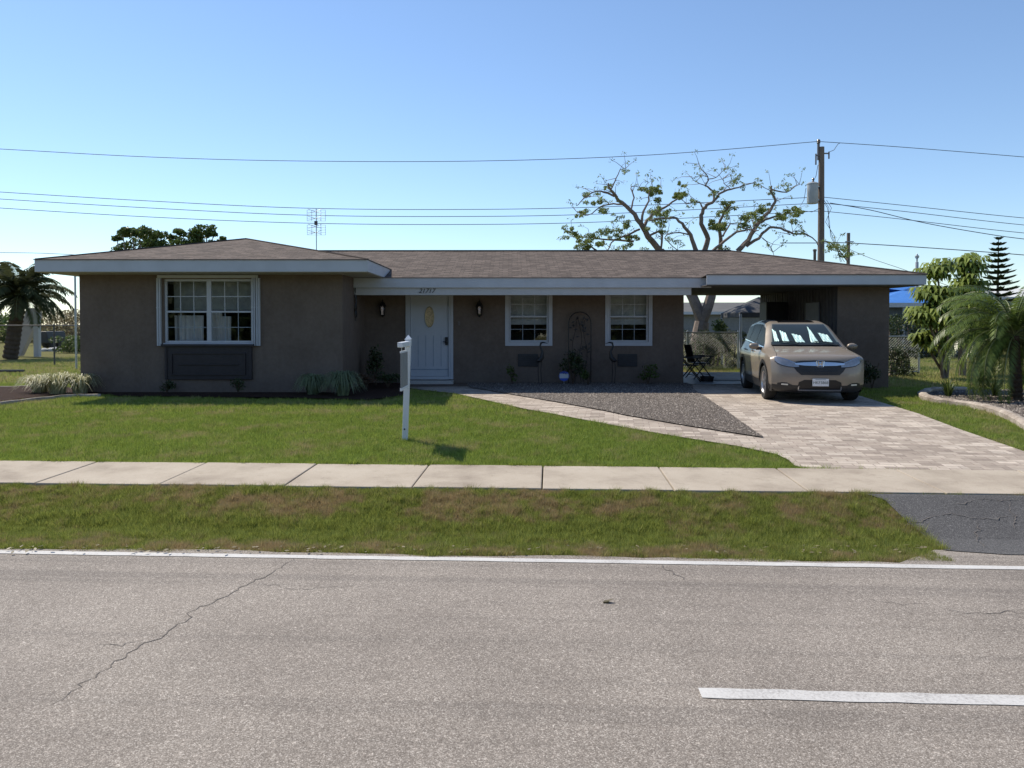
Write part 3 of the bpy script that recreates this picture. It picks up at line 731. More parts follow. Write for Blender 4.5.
curtain(win1, x0+.08, x0+.74, WW+.35, z0-.1, z0+.62, M['curtain'], 4)
curtain(win1, x0+.80, x0+1.15, WW+.38, z0-.1, z0+.70, M['curtain'], 2)
curtain(win1, x1-.95, x1-.62, WW+.36, z0-.1, z0+.60, M['curtain'], 2)
curtain(win1, x0, x1, WW+.5, z0+.75, z1+.1, plain('grey_blind', (.45, .45, .42), .9), 1, .01, 'blind')
# white surround and shutter stacks
m = MB(); m.box(x0-.13, x1+.13, WW-.05, WW-.002, z1+.02, z1+.085); m.build('shutter_track', M['white'], win1, bevel=.004)
m = MB(); m.box(x0-.02, x1+.02, WW-.03, WW-.001, z0-.05, z0-.0); m.build('sill', M['white'], win1, bevel=.004)
for sx in (x0-.145, x1-.005, x1+.085):
    wdd = .095 if sx != x1-.005 else .08
    m = MB(); k = 4
    for i in range(k):
        a = sx+(i)*wdd/k; m.box(a+.002, a+wdd/k-.004, WW-.06-(.012 if i % 2 else 0), WW-.003, z0-.06, z1+.019)
    m.box(sx, sx+wdd, WW-.075, WW-.06-.0121, z0+.78, z0+.80)
    m.build('shutter', M['white'], win1)
# brown panel below the big window
p = pr(165.5, 345, 252, 379.5, WW-.03)
m = MB(); m.box(p[0], p[1], WW-.05, WW-.001, p[2], p[3])
m.box(p[0]-.06, p[1]+.06, WW-.11, WW-.051, p[3]-.03, p[3]+.02)
zc_ = (p[2]+p[3])/2
for (a, b, c, d) in ((p[0]+.14, p[1]-.14, p[2]+.10, p[2]+.13), (p[0]+.14, p[1]-.14, p[3]-.2, p[3]-.17), (p[0]+.14, p[0]+.17, p[2]+.131, p[3]-.201), (p[1]-.17, p[1]-.14, p[2]+.131, p[3]-.201), (p[0]+.3, p[1]-.3, zc_-.06, zc_-.035)):
    m.box(a, b, WW-.075, WW-.0505, c, d)
m.box(p[0], p[0]+.05, WW-.068, WW-.0505, p[2], p[3]-.031); m.box(p[1]-.05, p[1], WW-.068, WW-.0505, p[2], p[3]-.031)
o = m.build('window_apron', M['brown'], house, bevel=.004); o['label'] = 'dark brown framed wood panel under the wing window'
for r_, lab in ((w2, 'narrow sash window between the door and the trellis'), (w3, 'narrow sash window near the carport')):
    w_ = window(r_, MW, lab, 3, True, fw=.045)
    x0, x1, z0, z1 = r_
    m = MB(); m.box(x0-.10, x0-.002, MW-.03, MW-.001, z0-.10, 2.44); m.box(x1+.002, x1+.10, MW-.03, MW-.001, z0-.10, 2.44); m.box(x0-.002, x1+.002, MW-.03, MW-.001, z0-.10, z0-.002)
    m.box(x0-.055, x0-.045, MW-.036, MW-.0305, z0-.10, 2.44); m.box(x1+.045, x1+.055, MW-.036, MW-.0305, z0-.10, 2.44)
    m.build('casing', M['white'], w_, bevel=.003)
    curtain(w_, x0, x1, MW+.2, z0+.45, z1, plain('blind_cloth', (.55, .55, .52), .9), 1, .01, 'blind')
# front door
x0, x1, z0, z1 = dr
m = MB(); m.box(x0+.09, x1-.09, MW+.03, MW+.075, .20, 2.3); door = m.build('door', plain('white_door_paint', (.47, .50, .55), .4, var=.03), house, bevel=.003)
m = MB()
for i in range(1, 5):
    x = x0+.09+(x1-x0-.18)*i/5; m.box(x-.006, x+.006, MW+.024, MW+.0295, .45, 1.25)
m.box(x0+.1, x1-.1, MW+.018, MW+.0295, .36, .385)
m.build('door_groove', plain('door_groove_grey', (.26, .31, .39), .5), door)
c = at(429.5, 317, MW+.02); m = MB()
m.prism([(c.x+.10*math.cos(a), MW+.012, c.z+.25*math.sin(a)) for a in [i*math.pi/10 for i in range(20)]], (0, .017, 0))
dg = m.build('door_glass', M['oak'], door)
m = MB(); m.tube([(c.x+.112*math.cos(a), MW+.014, c.z+.262*math.sin(a)) for a in [i*math.pi/10 for i in range(21)]], .012, 6); m.build('glass_rim', plain('brass_rim', (.5, .42, .25), .4, .6), door)
c = at(446.5, 341, MW); m = MB(); m.box(c.x-.035, c.x+.035, MW-.02, MW+.029, c.z-.1, c.z+.1); m.tube([(c.x, MW-.02, c.z-.02), (c.x, MW-.07, c.z-.02), (c.x-.09, MW-.07, c.z-.02)], .012, 6); m.build('handle', M['black'], door)
m = MB(); m.box(x0-.03, x0+.085, MW-.025, MW+.09, .12, 2.40); m.box(x1-.085, x1+.03, MW-.025, MW+.09, .12, 2.40); m.box(x0+.085, x1-.085, MW-.02, MW+.09, 2.30, 2.40); m.box(x0+.085, x1-.085, MW-.03, MW+.09, .115, .195)
m.box(x0+.03, x0+.04, MW-.032, MW-.0255, .12, 2.4); m.box(x1-.04, x1-.03, MW-.032, MW-.0255, .12, 2.4)
m.build('door_frame', M['white'], house, bevel=.004)
# house number
def textobj(body, size, loc, rot, mat, parent, name, shear=0, ext=.004, align='CENTER'):
    cu = bpy.data.curves.new(name, 'FONT'); cu.body = body; cu.size = size; cu.extrude = ext; cu.align_x = align; cu.align_y = 'CENTER'; cu.shear = shear
    t = bpy.data.objects.new('tmp', cu); COL.objects.link(t); bpy.context.view_layer.update()
    me = bpy.data.meshes.new_from_object(t.evaluated_get(bpy.context.evaluated_depsgraph_get())); bpy.data.objects.remove(t)
    me.materials.clear(); me.materials.append(mat)
    o = bpy.data.objects.new(name, me); COL.objects.link(o); o.parent = parent
    o.location = Vector(loc)-(wl(parent) if parent else Vector((0, 0, 0))); o.rotation_euler = rot; return o
c = at(426.5, 291, ME+.02)
textobj('21717', .155, (c.x, ME+.022, c.z), (R(90), 0, 0), M['number'], house, 'house_number', .35, .006)
# lanterns, vents
def lantern(px, py, label):
    c = at(px, py, MW-.12)
    t = empty('wall_lantern', (c.x, MW-.12, c.z), label, 'lantern', 'lanterns on the entry wall')
    m = MB(); m.box(c.x-.05, c.x+.05, MW-.015, MW-.002, c.z-.06, c.z+.14); m.tube([(c.x, MW-.02, c.z+.1), (c.x, MW-.08, c.z+.24), (c.x, MW-.12, c.z+.2)], .01, 6); m.build('bracket', M['black'], t)
    m = MB(); m.lathe((c.x, MW-.12, c.z), [(.015, .27), (.02, .21), (.05, .19), (.095, .10), (.10, .085), (.0, .085)], 6); m.build('cap', M['black'], t)
    m = MB(); m.lathe((c.x, MW-.12, c.z), [(.075, .085), (.055, -.12)], 6); m.build('lamp_glass', glass('lantern_glass', (.6, .6, .6), .2) if 'lg' not in M else M['lg'], t)
    m = MB()
    for i in range(6):
        a = i*math.pi/3; m.tube([(c.x+.078*math.cos(a), MW-.12+.078*math.sin(a), c.z+.085), (c.x+.058*math.cos(a), MW-.12+.058*math.sin(a), c.z-.12)], .006, 4)
    m.lathe((c.x, MW-.12, c.z), [(.065, -.12), (.06, -.14), (.02, -.17), (.0, -.19)], 6); m.build('cage', M['black'], t)
    m = MB(); m.tube([(c.x, MW-.12, c.z-.11), (c.x, MW-.12, c.z)], .018, 8); m.build('candle', M['slant'], t)
lantern(382.5, 310, 'black coach lantern on the wall left of the front door')
lantern(479.5, 310, 'black coach lantern on the wall right of the front door')
for (px0, px1, lab) in ((518, 538, 'dark louvred vent under the window nearer the door'), (617.5, 637, 'dark louvred vent under the window nearer the carport')):
    r_ = pr(px0, 354, px1, 366.5, MW); m = MB(); m.box(r_[0], r_[1], MW-.03, MW-.001, r_[2], r_[3])
    for i in range(6): z = r_[2]+.02+i*(r_[3]-r_[2]-.03)/6; m.box(r_[0]+.02, r_[1]-.02, MW-.045, MW-.0305, z, z+.02)
    o = m.build('vent', M['dark'], house); o['label'] = lab
# doorbell
c = at(459, 323, MW); m = MB(); m.box(c.x-.03, c.x+.03, MW-.02, MW-.001, c.z-.06, c.z+.05); m.build('mailbox_plate', plain('taupe_plate', (.16, .13, .12), .6), house)
# crane ornaments
def crane(px, flip, label):
    c = at(px, 378, MW-.3); c.z = .03
    t = empty('garden_crane', c, label, 'garden ornament', 'iron cranes by the porch windows'); s_ = flip
    y = c.y
    m = MB(); m.tube([(c.x-.1*s_, y, .85-.25), (c.x-.02*s_, y, .62), (c.x+.05*s_, y, .70), (c.x+.06*s_, y, .85), (c.x+.0*s_, y, .98), (c.x+.02*s_, y, 1.06), (c.x+.08*s_, y, 1.08)], [.01, .07, .055, .03, .022, .025, .02], 8)
    m.tube([(c.x+.08*s_, y, 1.08), (c.x+.2*s_, y, 1.05)], [.02, .004], 6)
    m.build('bird_body', M['black'], t, smooth=True)
    for dx in (-.03, .04):
        m = MB(); m.tube([(c.x+dx, y, .66), (c.x+dx-.02*s_, y, .35), (c.x+dx, y, .03)], .009, 5); m.tube([(c.x+dx, y, .035), (c.x+dx+.06*s_, y-.02, .03)], .008, 4); m.build('leg', M['black'], t)
crane(540, 1, 'black iron crane with curved neck standing under the window nearer the door')
crane(613, -1, 'black iron crane with curved neck standing under the window nearer the carport')
# wall art on the side wall of the wing
c = at(353.5, 302, 18.3); t = empty('wall_art', (XR+.03, 18.3, c.z), 'tall narrow dark scrollwork ornament on the side wall left of the door', 'wall ornament')
m = MB(); X = XR+.03
for k, (dy, hh) in enumerate(((0, .46), (.09, .3), (-.09, .3))): m.tube([(X, 18.3+dy*.4, c.z-hh), (X, 18.3+dy, c.z-hh*.4), (X+.02, 18.3+dy*.5, c.z), (X, 18.3+dy, c.z+hh*.4), (X, 18.3+dy*.3, c.z+hh)], .012, 6)
for z in (-.28, -.1, .1, .28): m.tube([(X+.01, 18.3+.09*math.cos(a), c.z+z+.09*math.sin(a)) for a in [i*math.pi/6 for i in range(13)]], .012, 5)
m.build('scrollwork', M['black'], t)
# trellis
r_ = pr(568.5, 312, 591, 384, MW-.12); y = MW-.12; xc = (r_[0]+r_[1])/2; hw = (r_[1]-r_[0])/2; zt = r_[3]
t = empty('garden_trellis', (xc, y, .03), 'arched black iron trellis with leaf cutouts on the wall between the windows', 'trellis')
m = MB(); arch = [(xc-hw, y, .03)]+[(xc-hw*math.cos(a), y, zt-hw+hw*math.sin(a)) for a in [i*math.pi/12 for i in range(13)]]+[(xc+hw, y, .03)]
m.tube(arch, .014, 6)
m.build('arch_frame', M['black'], t)
m = MB()
for k in range(3):
    x = xc-hw*.5+hw*.5*k; m.tube([(x+.05*math.sin(z*5+k*2), y, z) for z in np.arange(.05, zt-hw*.3-(abs(k-1)*.1), .08)], .006, 4)
m.build('vine_stem', M['black'], t)
lf = MB()
for i in range(40):
    z = random.uniform(.3, zt-.1); x = xc+random.uniform(-hw*.85, hw*.85)
    if z > zt-hw and (x-xc)**2+(z-zt+hw)**2 > (hw*.9)**2: continue
    a = random.uniform(0, 6.28); d = Vector((math.cos(a), 0, math.sin(a)))*.055; w = Vector((-d.z, 0, d.x))*.4; b = Vector((x, y-.008, z))
    lf = MB(); lf.prism([b-d, b+w, b+d, b-w], (0, .004, 0)); lf.build('iron_leaf', M['black'], t)
# security sign
c = at(564, 376, MW-.5); t = empty('yard_sign', (c.x, c.y, .03), 'small round blue and white security sign staked in front of the potted shrub', 'sign')
m = MB(); m.tube([(c.x, c.y+.012, .03), (c.x, c.y+.012, c.z+.1)], .008, 5); m.build('stake', M['galv'], t)
m = MB(); m.lathe((c.x, c.y, c.z), [(.0, -.006), (.135, -.006), (.135, .006), (.0, .006)], 8, 'y'); m.build('sign_plate', M['signblue'], t)
m = MB(); m.box(c.x-.112, c.x+.112, c.y-.010, c.y-.0065, c.z-.055, c.z+.06); m.build('sign_band', M['white'], t)

# ------------------------------------------------------------------ foliage helpers
def leafcloud(name, spots, mat, size, parent, per=None, droop=0, thin=.45, flat=0):
    """spots: list of (centre, radii(3), count). leaves are small diamond faces through the volume"""
    C = []; n = sum(s_[2] for s_ in spots)
    for (c, r_, k) in spots:
        d = rng.normal(size=(k, 3)); d /= np.linalg.norm(d, axis=1)[:, None]+1e-9
        rad = rng.uniform(.25, 1, (k, 1))**.6
        C.append(np.array(c)+d*rad*np.array(r_))
    C = np.concatenate(C); n = len(C)
    d = rng.normal(size=(n, 3)); d[:, 2] = d[:, 2]*(1-flat)-droop; d /= np.linalg.norm(d, axis=1)[:, None]
    e = rng.normal(size=(n, 3)); w = np.cross(d, e); w /= np.linalg.norm(w, axis=1)[:, None]
    s_ = (size*rng.uniform(.55, 1.25, n))[:, None]
    V = np.stack([C-d*s_*.5, C+w*s_*thin*.5, C+d*s_*.5, C-w*s_*thin*.5], 1).reshape(-1, 3)
    return rawobj(name, V, np.arange(n*4).reshape(n, 4), mat, parent, attrs={'rnd': rng.uniform(0, 1, n)})
def tuft(name, c, n, h, spread, w, mat, parent=None, arch=.6, r0=.08):
    V = []; Fc = []; A = []
    for i in range(n):
        a = random.uniform(0, 6.28); lean = random.uniform(.05, 1)*spread; hh = h*random.uniform(.6, 1.1)
        b = Vector(c)+Vector((math.cos(a)*r0*random.random(), math.sin(a)*r0*random.random(), 0)); d = Vector((math.cos(a), math.sin(a), 0)); s_ = Vector((-d.y, d.x, 0))*w/2
        k0 = len(V); seg = 4
        for j in range(seg+1):
            t_ = j/seg; p_ = b+d*lean*t_**1.3+Vector((0, 0, max(.01, hh*math.sin(math.pi*.5*t_*(1+(.85 if arch > .5 else .15)*lean/spread)))))
            ww = s_*(1-t_*.85); V += [p_-ww, p_+ww]
        for j in range(seg): Fc.append([k0+2*j, k0+2*j+1, k0+2*j+3, k0+2*j+2]); A.append(i)
    rnd = [random.random() for _ in range(n)]
    return rawobj(name, np.array([tuple(v) for v in V]), np.array(Fc), mat, parent, attrs={'rnd': [rnd[i] for i in A]})
def limb(mb, pts, r0, r1, n=7, jit=.0):
    pts = [Vector(p) for p in pts]; P = [pts[0]]
    for i in range(len(pts)-1):
        p0 = pts[max(0, i-1)]; p1 = pts[i]; p2 = pts[i+1]; p3 = pts[min(len(pts)-1, i+2)]
        for t_ in (.33, .67, 1):
            P.append(.5*((2*p1)+(p2-p0)*t_+(2*p0-5*p1+4*p2-p3)*t_*t_+(3*p1-p0-3*p2+p3)*t_**3)+Vector([random.uniform(-jit, jit) for _ in range(3)]))
    m_ = len(P); mb.tube(P, [r0+(r1-r0)*i/(m_-1) for i in range(m_)], n)
    return P

# porch and bed plants
def shrub(px, py, Y, w, h, name, label, mat, n=300, size=.07, droop=.2, group=None, stems=4):
    c = at(px, py, Y); c.z = .03
    t = empty(name, c, label, 'shrub', group)
    m = MB()
    for i in range(stems):
        a = i*6.28/stems+.5; limb(m, [c, c+Vector((math.cos(a)*w*.15, math.sin(a)*w*.1, h*.45)), c+Vector((math.cos(a)*w*.3, math.sin(a)*w*.2, h*.8))], .012, .004, 5)
    m.build('stem', M['palmbark'], t)
    sp_ = [(c+Vector((random.uniform(-w, w)*.3, random.uniform(-w, w)*.2, h*random.uniform(.35, .8))), (w*.28, w*.25, h*.25), n//6) for _ in range(6)]
    leafcloud('foliage', sp_, mat, size, t, droop=droop); return t
shrub(376, 383, 18.7, .55, 1.0, 'corner_shrub', 'tall leggy dark shrub in the corner left of the front door', M['leafdark'], 420, .10, .3)
shrub(388, 388, 18.0, .7, .45, 'entry_shrub', 'low shrub in the mulch just left of the front door', M['leafdark'], 400, .08)
shrub(366, 390, 17.6, .5, .4, 'rose_shrub', 'small reddish-tipped shrub beside the striped grasses near the entry', leafmat('reddish_leaves', (.05, .04, .02), (.16, .08, .05)), 260, .07)
shrub(512, 378, 19.2, .3, .5, 'slim_shrub', 'small sparse shrub under the window right of the door lantern', M['leaf'], 140, .08)
shrub(573, 378, 19.1, .62, .95, 'trellis_shrub', 'bushy dark shrub growing against the iron trellis', M['leafdark'], 700, .08)
shrub(588, 383, 18.9, .4, .45, 'low_shrub', 'low lighter green shrub at the right foot of the trellis', M['leaf'], 260, .07)
shrub(648, 380, 19.15, .55, .5, 'wall_shrub', 'loose green shrub against the wall right of the last window', M['leaf'], 300, .08)
shrub(167, 391, 16.8, .38, .32, 'small_shrub', 'small shrub under the left end of the brown window panel', M['leafdark'], 220, .06)
shrub(238, 393, 16.8, .40, .36, 'window_shrub', 'small shrub under the right end of the brown window panel', M['leafdark'], 240, .06)
shrub(872, 392, 17.9, .7, .75, 'shaded_shrub', 'dark shaded shrub at the foot of the storeroom wall beside the car', M['leafdark'], 600, .08)
for (px, py, Y, h, w_, lab) in ((313, 395, 16.5, .42, .42, 'grey-green ornamental grass clump, the smaller and left one by the wing corner'), (343, 397, 16.2, .50, .50, 'grey-green ornamental grass clump, the larger and right one by the wing corner')):
    c = at(px, py, Y); c.z = .02
    o = tuft('grass_clump', c, 900, h, w_, .020, M['liriope'], arch=.9, r0=.12); tag(o, lab, 'ornamental grass', 'ornamental grasses by the wing corner')
for i, (px, py, Y, h, w_, lab) in enumerate(((40, 390, 16.9, .38, .55, 'yellow striped grass clump farthest left in the corner mulch bed'), (58, 391, 16.6, .44, .55, 'cream striped grass clump in the middle of the corner mulch bed'), (80, 391, 16.7, .42, .50, 'cream striped grass clump nearest the wing wall'))):
    c = at(px, py, Y); c.z = .02
    o = tuft('striped_grass', c, 300, h, w_, .026, M['varie'], arch=1.1, r0=.16); tag(o, lab, 'ornamental grass', 'striped grasses in the corner bed')

# ------------------------------------------------------------------ sign post
c = G(405, 440); post = empty('sign_post', c, 'white yard sign post with a hanging panel seen edge-on, planted in the lawn', 'sign post')
x, y, z = c; tl = .012
tip = at(408.3, 340, y)
m = MB(); dxy = Vector((tip.x-x, 0, tip.z-z))
m.obox(c+dxy*.5, (.039, 0, 0), (0, .039, 0), dxy*.5); m.build('post', plain('white_vinyl', (.72, .74, .77), .35, var=.03), post, bevel=.006)
m = MB(); m.prism([tip+Vector((a, b, 0)) for a, b in ((-.045, -.045), (.045, -.045), (.045, .045), (-.045, .045))], (0, 0, .02))
a_ = tip+Vector((0, 0, .02)); ap_ = a_+Vector((0, 0, .055)); cs = [a_+Vector((a, b, 0)) for a, b in ((-.04, -.04), (.04, -.04), (.04, .04), (-.04, .04))]
m.add(cs+[ap_], [[0, 1, 4], [1, 2, 4], [2, 3, 4], [3, 0, 4]]); m.build('post_cap', _pm['white_vinyl'], post)
ad = Vector((-.02, -1, 0)).normalized(); as_ = Vector((ad.y, -ad.x, 0))
ab = Vector((tip.x-.002, y, at(400, 343.5, y).z))
m = MB(); m.obox(ab+ad*.30, as_*.034, ad*.40, Vector((0, 0, .034))); m.build('arm', _pm['white_vinyl'], post, bevel=.006)
pz0 = at(404, 389, y-.3).z; pz1 = ab.z-.09
m = MB(); m.obox(ab+ad*.36+Vector((0, 0, (pz0+pz1)/2-ab.z)), as_*.006, ad*.28, Vector((0, 0, (pz1-pz0)/2))); pn = m.build('sign_panel', plain('grey_sign_panel', (.22, .23, .24), .5), post)
m = MB(); m.obox(ab+ad*.36+Vector((0, 0, pz0+.02-ab.z)), as_*.012, ad*.285, Vector((0, 0, .02))); m.build('panel_rail', _pm['white_vinyl'], pn)
m = MB(); m.obox(ab+ad*.36+Vector((0, 0, pz1-.01-ab.z)), as_*.012, ad*.285, Vector((0, 0, .012))); m.build('panel_rail', _pm['white_vinyl'], pn)
for k in (.16, .56):
    m = MB(); m.tube([ab+ad*k+Vector((0, 0, -.04)), ab+ad*k+Vector((0, 0, pz1-ab.z))], .004, 5); m.build('hook', M['galv'], post)
m = MB(); m.tube([(x+.0, y-.038, z+.16), (x+.0, y-.044, z+.16)], .012, 8); m.build('bolt', M['black'], post)

# ------------------------------------------------------------------ CAR (local X lateral, Y backwards, Z up)
CA = .14; CL = at(820.3, 390, 14.62); CL.z = .014
car = empty('parked_car', (0, 0, 0), 'champagne compact SUV with a silver foil sunshade parked nose-out at the carport', 'car')
prof = [(.20, .215), (.09, .235), (.035, .30), (.012, .40), (.0, .52), (.008, .62), (.03, .72), (.055, .81), (.09, .885), (.17, .955), (.40, 1.005), (.75, 1.045), (1.02, 1.08), (1.20, 1.105)]
prof2 = [(1.20, 1.105), (1.40, 1.245), (1.60, 1.375), (1.82, 1.50), (1.98, 1.575)]
prof3 = [(1.98, 1.575), (2.12, 1.615), (2.4, 1.655), (2.8, 1.675), (3.2, 1.67), (3.7, 1.64), (4.05, 1.60), (4.22, 1.565), (4.30, 1.50), (4.40, 1.30), (4.50, 1.08), (4.56, .90), (4.59, .70), (4.57, .45), (4.52, .30), (4.42, .235), (4.3, .215)]
def dens(pp, k):
    out = [pp[0]]
    for a, b in zip(pp[:-1], pp[1:]):
        for i in range(1, k+1): out.append((a[0]+(b[0]-a[0])*i/k, a[1]+(b[1]-a[1])*i/k))
    return out
def smooth(pp, it):
    pp = [list(p) for p in pp]
    for _ in range(it):
        q_ = [p[:] for p in pp]
        for i in range(1, len(pp)-1):
            for c_ in (0, 1): q_[i][c_] = .25*pp[i-1][c_]+.5*pp[i][c_]+.25*pp[i+1][c_]
        pp = q_
    return pp
O1 = smooth(dens(prof, 3), 2); O2 = smooth(dens(prof2, 4), 4); O3 = smooth(dens(prof3, 3), 3)
OUT = O1+O2[1:]+O3[1:]; I1 = len(O1)-1; I2 = I1+len(O2)-1
NT = len(OUT)
nrm = []
for i in range(NT):
    a = OUT[max(0, i-1)]; b = OUT[min(NT-1, i+1)]; tx, tz = b[0]-a[0], b[1]-a[1]; l_ = math.hypot(tx, tz); nrm.append((-tz/l_, tx/l_))   # outward (front: -x; top: +z)
def Wd(x, z):
    w = .925
    if x < 1.0: w -= .075*((1.0-x)/1.0)**2.4
    if x > 3.8: w -= .09*((x-3.8)/.8)**2
    if z < .40: w -= .04*(.40-z)/.2
    if .55 < z < .95: w += .006*math.sin((z-.55)/.4*3.14)
    if z > .93:
        t_ = (z-.93)/.75; w -= .06*min(1, t_*3.5)+.20*t_+.06*t_*t_
    return w
def P(i, s, off=0.0):
    i = max(0, min(NT-1, i)); k = int(i); f_ = i-k; k2 = min(NT-1, k+1)
    x = OUT[k][0]*(1-f_)+OUT[k2][0]*f_; z = OUT[k][1]*(1-f_)+OUT[k2][1]*f_
    nx = nrm[k][0]*(1-f_)+nrm[k2][0]*f_; nz = nrm[k][1]*(1-f_)+nrm[k2][1]*f_
    as_2 = abs(s); ins = .055*max(0, (as_2-.82)/.18)**2.2
    hoodflat = 0
    if .2 < x < 1.2 and z > .9: ins += .015*as_2**2           # hood crown
    x += -nx*ins+nx*off; z += -nz*ins+nz*off
    x += (.18*as_2**3.2+.02*as_2**2)*max(0, 1-x/1.1)**1.3
    if 1.2 < x < 2.1: x += .10*(as_2**2)*(1-abs(x-1.6)/.5 if abs(x-1.6) < .5 else 0)*.6
    if x > 4: x -= .12*as_2**3*min(1, (x-4)/.4)
    return Vector((s*Wd(x, z), x, z))
NS = 26; ss = [-1+2*j/NS for j in range(NS+1)]
bmb = MB()
for i in range(NT-1):
    zmid = (OUT[i][1]+OUT[i+1][1])/2; xm = OUT[i][0]
    bmb.cur = 1 if (zmid < .36) else 0
    if I1 <= i < I2:
        bmb.cur = 0; bmb.grid(lambda u, v: P(u, v), [i, i+1], ss[:3]); bmb.grid(lambda u, v: P(u, v), [i, i+1], ss[-3:])
        bmb.cur = 1; bmb.grid(lambda u, v: P(u, v), [i, i+1], ss[2:-2])
    else: bmb.grid(lambda u, v: P(u, v), [i, i+1], ss)
# sides
bot0, bot1 = OUT[0], OUT[-1]
NV = 14
def sideP(i, v, sg, off=0):
    top = P(i, 1.0); xb = bot0[0]+.03+(bot1[0]-bot0[0]-.12)*(i/(NT-1)); 
    a = P(0, 1.0); b = P(NT-1, 1.0)
    xb = a.y+(b.y-a.y)*max(0, min(1, (top.y-a.y)/(b.y-a.y))); zb = .215
    x = xb+(top.y-xb)*v; z = zb+(top.z-zb)*v
    return Vector((sg*(Wd(x, z)+off), x, z))
for sg in (-1, 1):
    for i in range(NT-1):
        for j in range(NV):
            v0, v1 = j/NV, (j+1)/NV; p_ = [sideP(i, v0, sg), sideP(i+1, v0, sg), sideP(i+1, v1, sg), sideP(i, v1, sg)]
            zc2 = sum(q_.z for q_ in p_)/4; bmb.cur = 1 if zc2 < .36 else 0
            bmb.add(p_, [[0, 1, 2, 3]])
bmb.cur = 1; bmb.grid(lambda u, v: Vector((v*Wd(u, .215), u, .215)), [P(0, 1).y, 1.5, 3, P(NT-1, 1).y], [-1, 0, 1])
body = bmb.build('body', [M['carpaint'], M['plastic']], car, fix=False)
bm = bmesh.new(); bm.from_mesh(body.data); bmesh.ops.remove_doubles(bm, verts=bm.verts[:], dist=.002); bmesh.ops.recalc_face_normals(bm, faces=bm.faces[:]); bm.to_mesh(body.data); bm.free()
AX = (.93, 3.60); WR = .355
cut = MB()
for ax in AX:
    for sg in (-1, 1): cut.lathe((sg*.86, ax, WR+.01), [(0, -.2), (.415, -.2), (.415, .2), (0, .2)], 40, 'x')
cutter = cut.build('cutter', M['plastic'], None)
bmc = bmesh.new(); bmc.from_mesh(cutter.data); bmesh.ops.remove_doubles(bmc, verts=bmc.verts[:], dist=1e-5); bmesh.ops.recalc_face_normals(bmc, faces=bmc.faces[:]); bmc.to_mesh(cutter.data); bmc.free()
bo = body.modifiers.new('cut', 'BOOLEAN'); bo.object = cutter; bo.operation = 'DIFFERENCE'; bo.solver = 'EXACT'
bpy.context.view_layer.update()
me2 = bpy.data.meshes.new_from_object(body.evaluated_get(bpy.context.evaluated_depsgraph_get()))
body.modifiers.clear(); body.data = me2; bpy.data.objects.remove(cutter)
me2.polygons.foreach_set('use_smooth', [True]*len(me2.polygons)); me2.set_sharp_from_angle(angle=R(32))
def tidx(x=None, z=None, lo=0, hi=None):
    hi = hi or NT-1; best = lo
    return min(range(lo, hi+1), key=lambda i: abs(OUT[i][0]-x) if x is not None else abs(OUT[i][1]-z))
def fz(z):   # front outline parameter for a height
    for i in range(0, I1):
        if OUT[i][1] <= z <= OUT[i+1][1]: return i+(z-OUT[i][1])/(OUT[i+1][1]-OUT[i][1])
    return 0
def front(xl, z, off):
    s_ = xl/.84
    for _ in range(4):
        p_ = P(fz(z), s_, off); s_ += (xl-p_.x)/.86
    return P(fz(z), max(-1.02, min(1.02, s_)), off)
def patch(mb, cols, off, rows=4, thick=.02):
    """cols: (x, zlo, zhi) columns wrapped on the nose"""
    us_ = list(range(len(cols)))
    def fn(u, v): c_ = cols[u]; return front(c_[0], c_[1]+(c_[2]-c_[1])*v, off)
    mb.grid(fn, us_, [j/rows for j in range(rows+1)])
    loop = [(c_[0], c_[1]) for c_ in cols]+[(c_[0], c_[2]) for c_ in reversed(cols)]
    for (a, b) in zip(loop, loop[1:]+loop[:1]):
        mb.quad(front(*a, off), front(*b, off), front(*b, off-thick), front(*a, off-thick))
def interp_cols(cols, k=3):
    out = []
    for a, b in zip(cols[:-1], cols[1:]): out += [tuple(a[i]+(b[i]-a[i])*j/k for i in range(3)) for j in range(k)]
    return out+[cols[-1]]
# headlights
for sg in (-1, 1):
    hc = [(.40, .715, .790), (.50, .715, .83), (.60, .725, .87), (.70, .745, .90), (.78, .785, .925), (.83, .84, .93)]
    m = MB(); patch(m, interp_cols([(sg*a, b, c_) for a, b, c_ in hc], 2), .012); hl = m.build('headlight', M['plastic'], car, smooth=True)
    m = MB(); patch(m, interp_cols([(sg*a, b+.012, c_-.012) for a, b, c_ in hc], 2), .018, 4, .004); m.build('lens', M['lens'], hl, smooth=True)
    m = MB(); patch(m, interp_cols([(sg*a, c_-.016, c_-.008) for a, b, c_ in hc[:]], 2), .022, 1, .004); m.build('light_strip', M['chrome'], hl)
    # fog lamp
    m = MB(); patch(m, interp_cols([(sg*.52, .28, .37), (sg*.62, .26, .415), (sg*.72, .26, .42), (sg*.79, .28, .40)], 2), .008); fg = m.build('fog_lamp', M['plastic'], car)
    m = MB(); patch(m, interp_cols([(sg*.60, .365, .392), (sg*.72, .37, .396)], 2), .014, 1, .004); m.build('lens', plain('fog_lens', (.7, .68, .6), .2), fg)
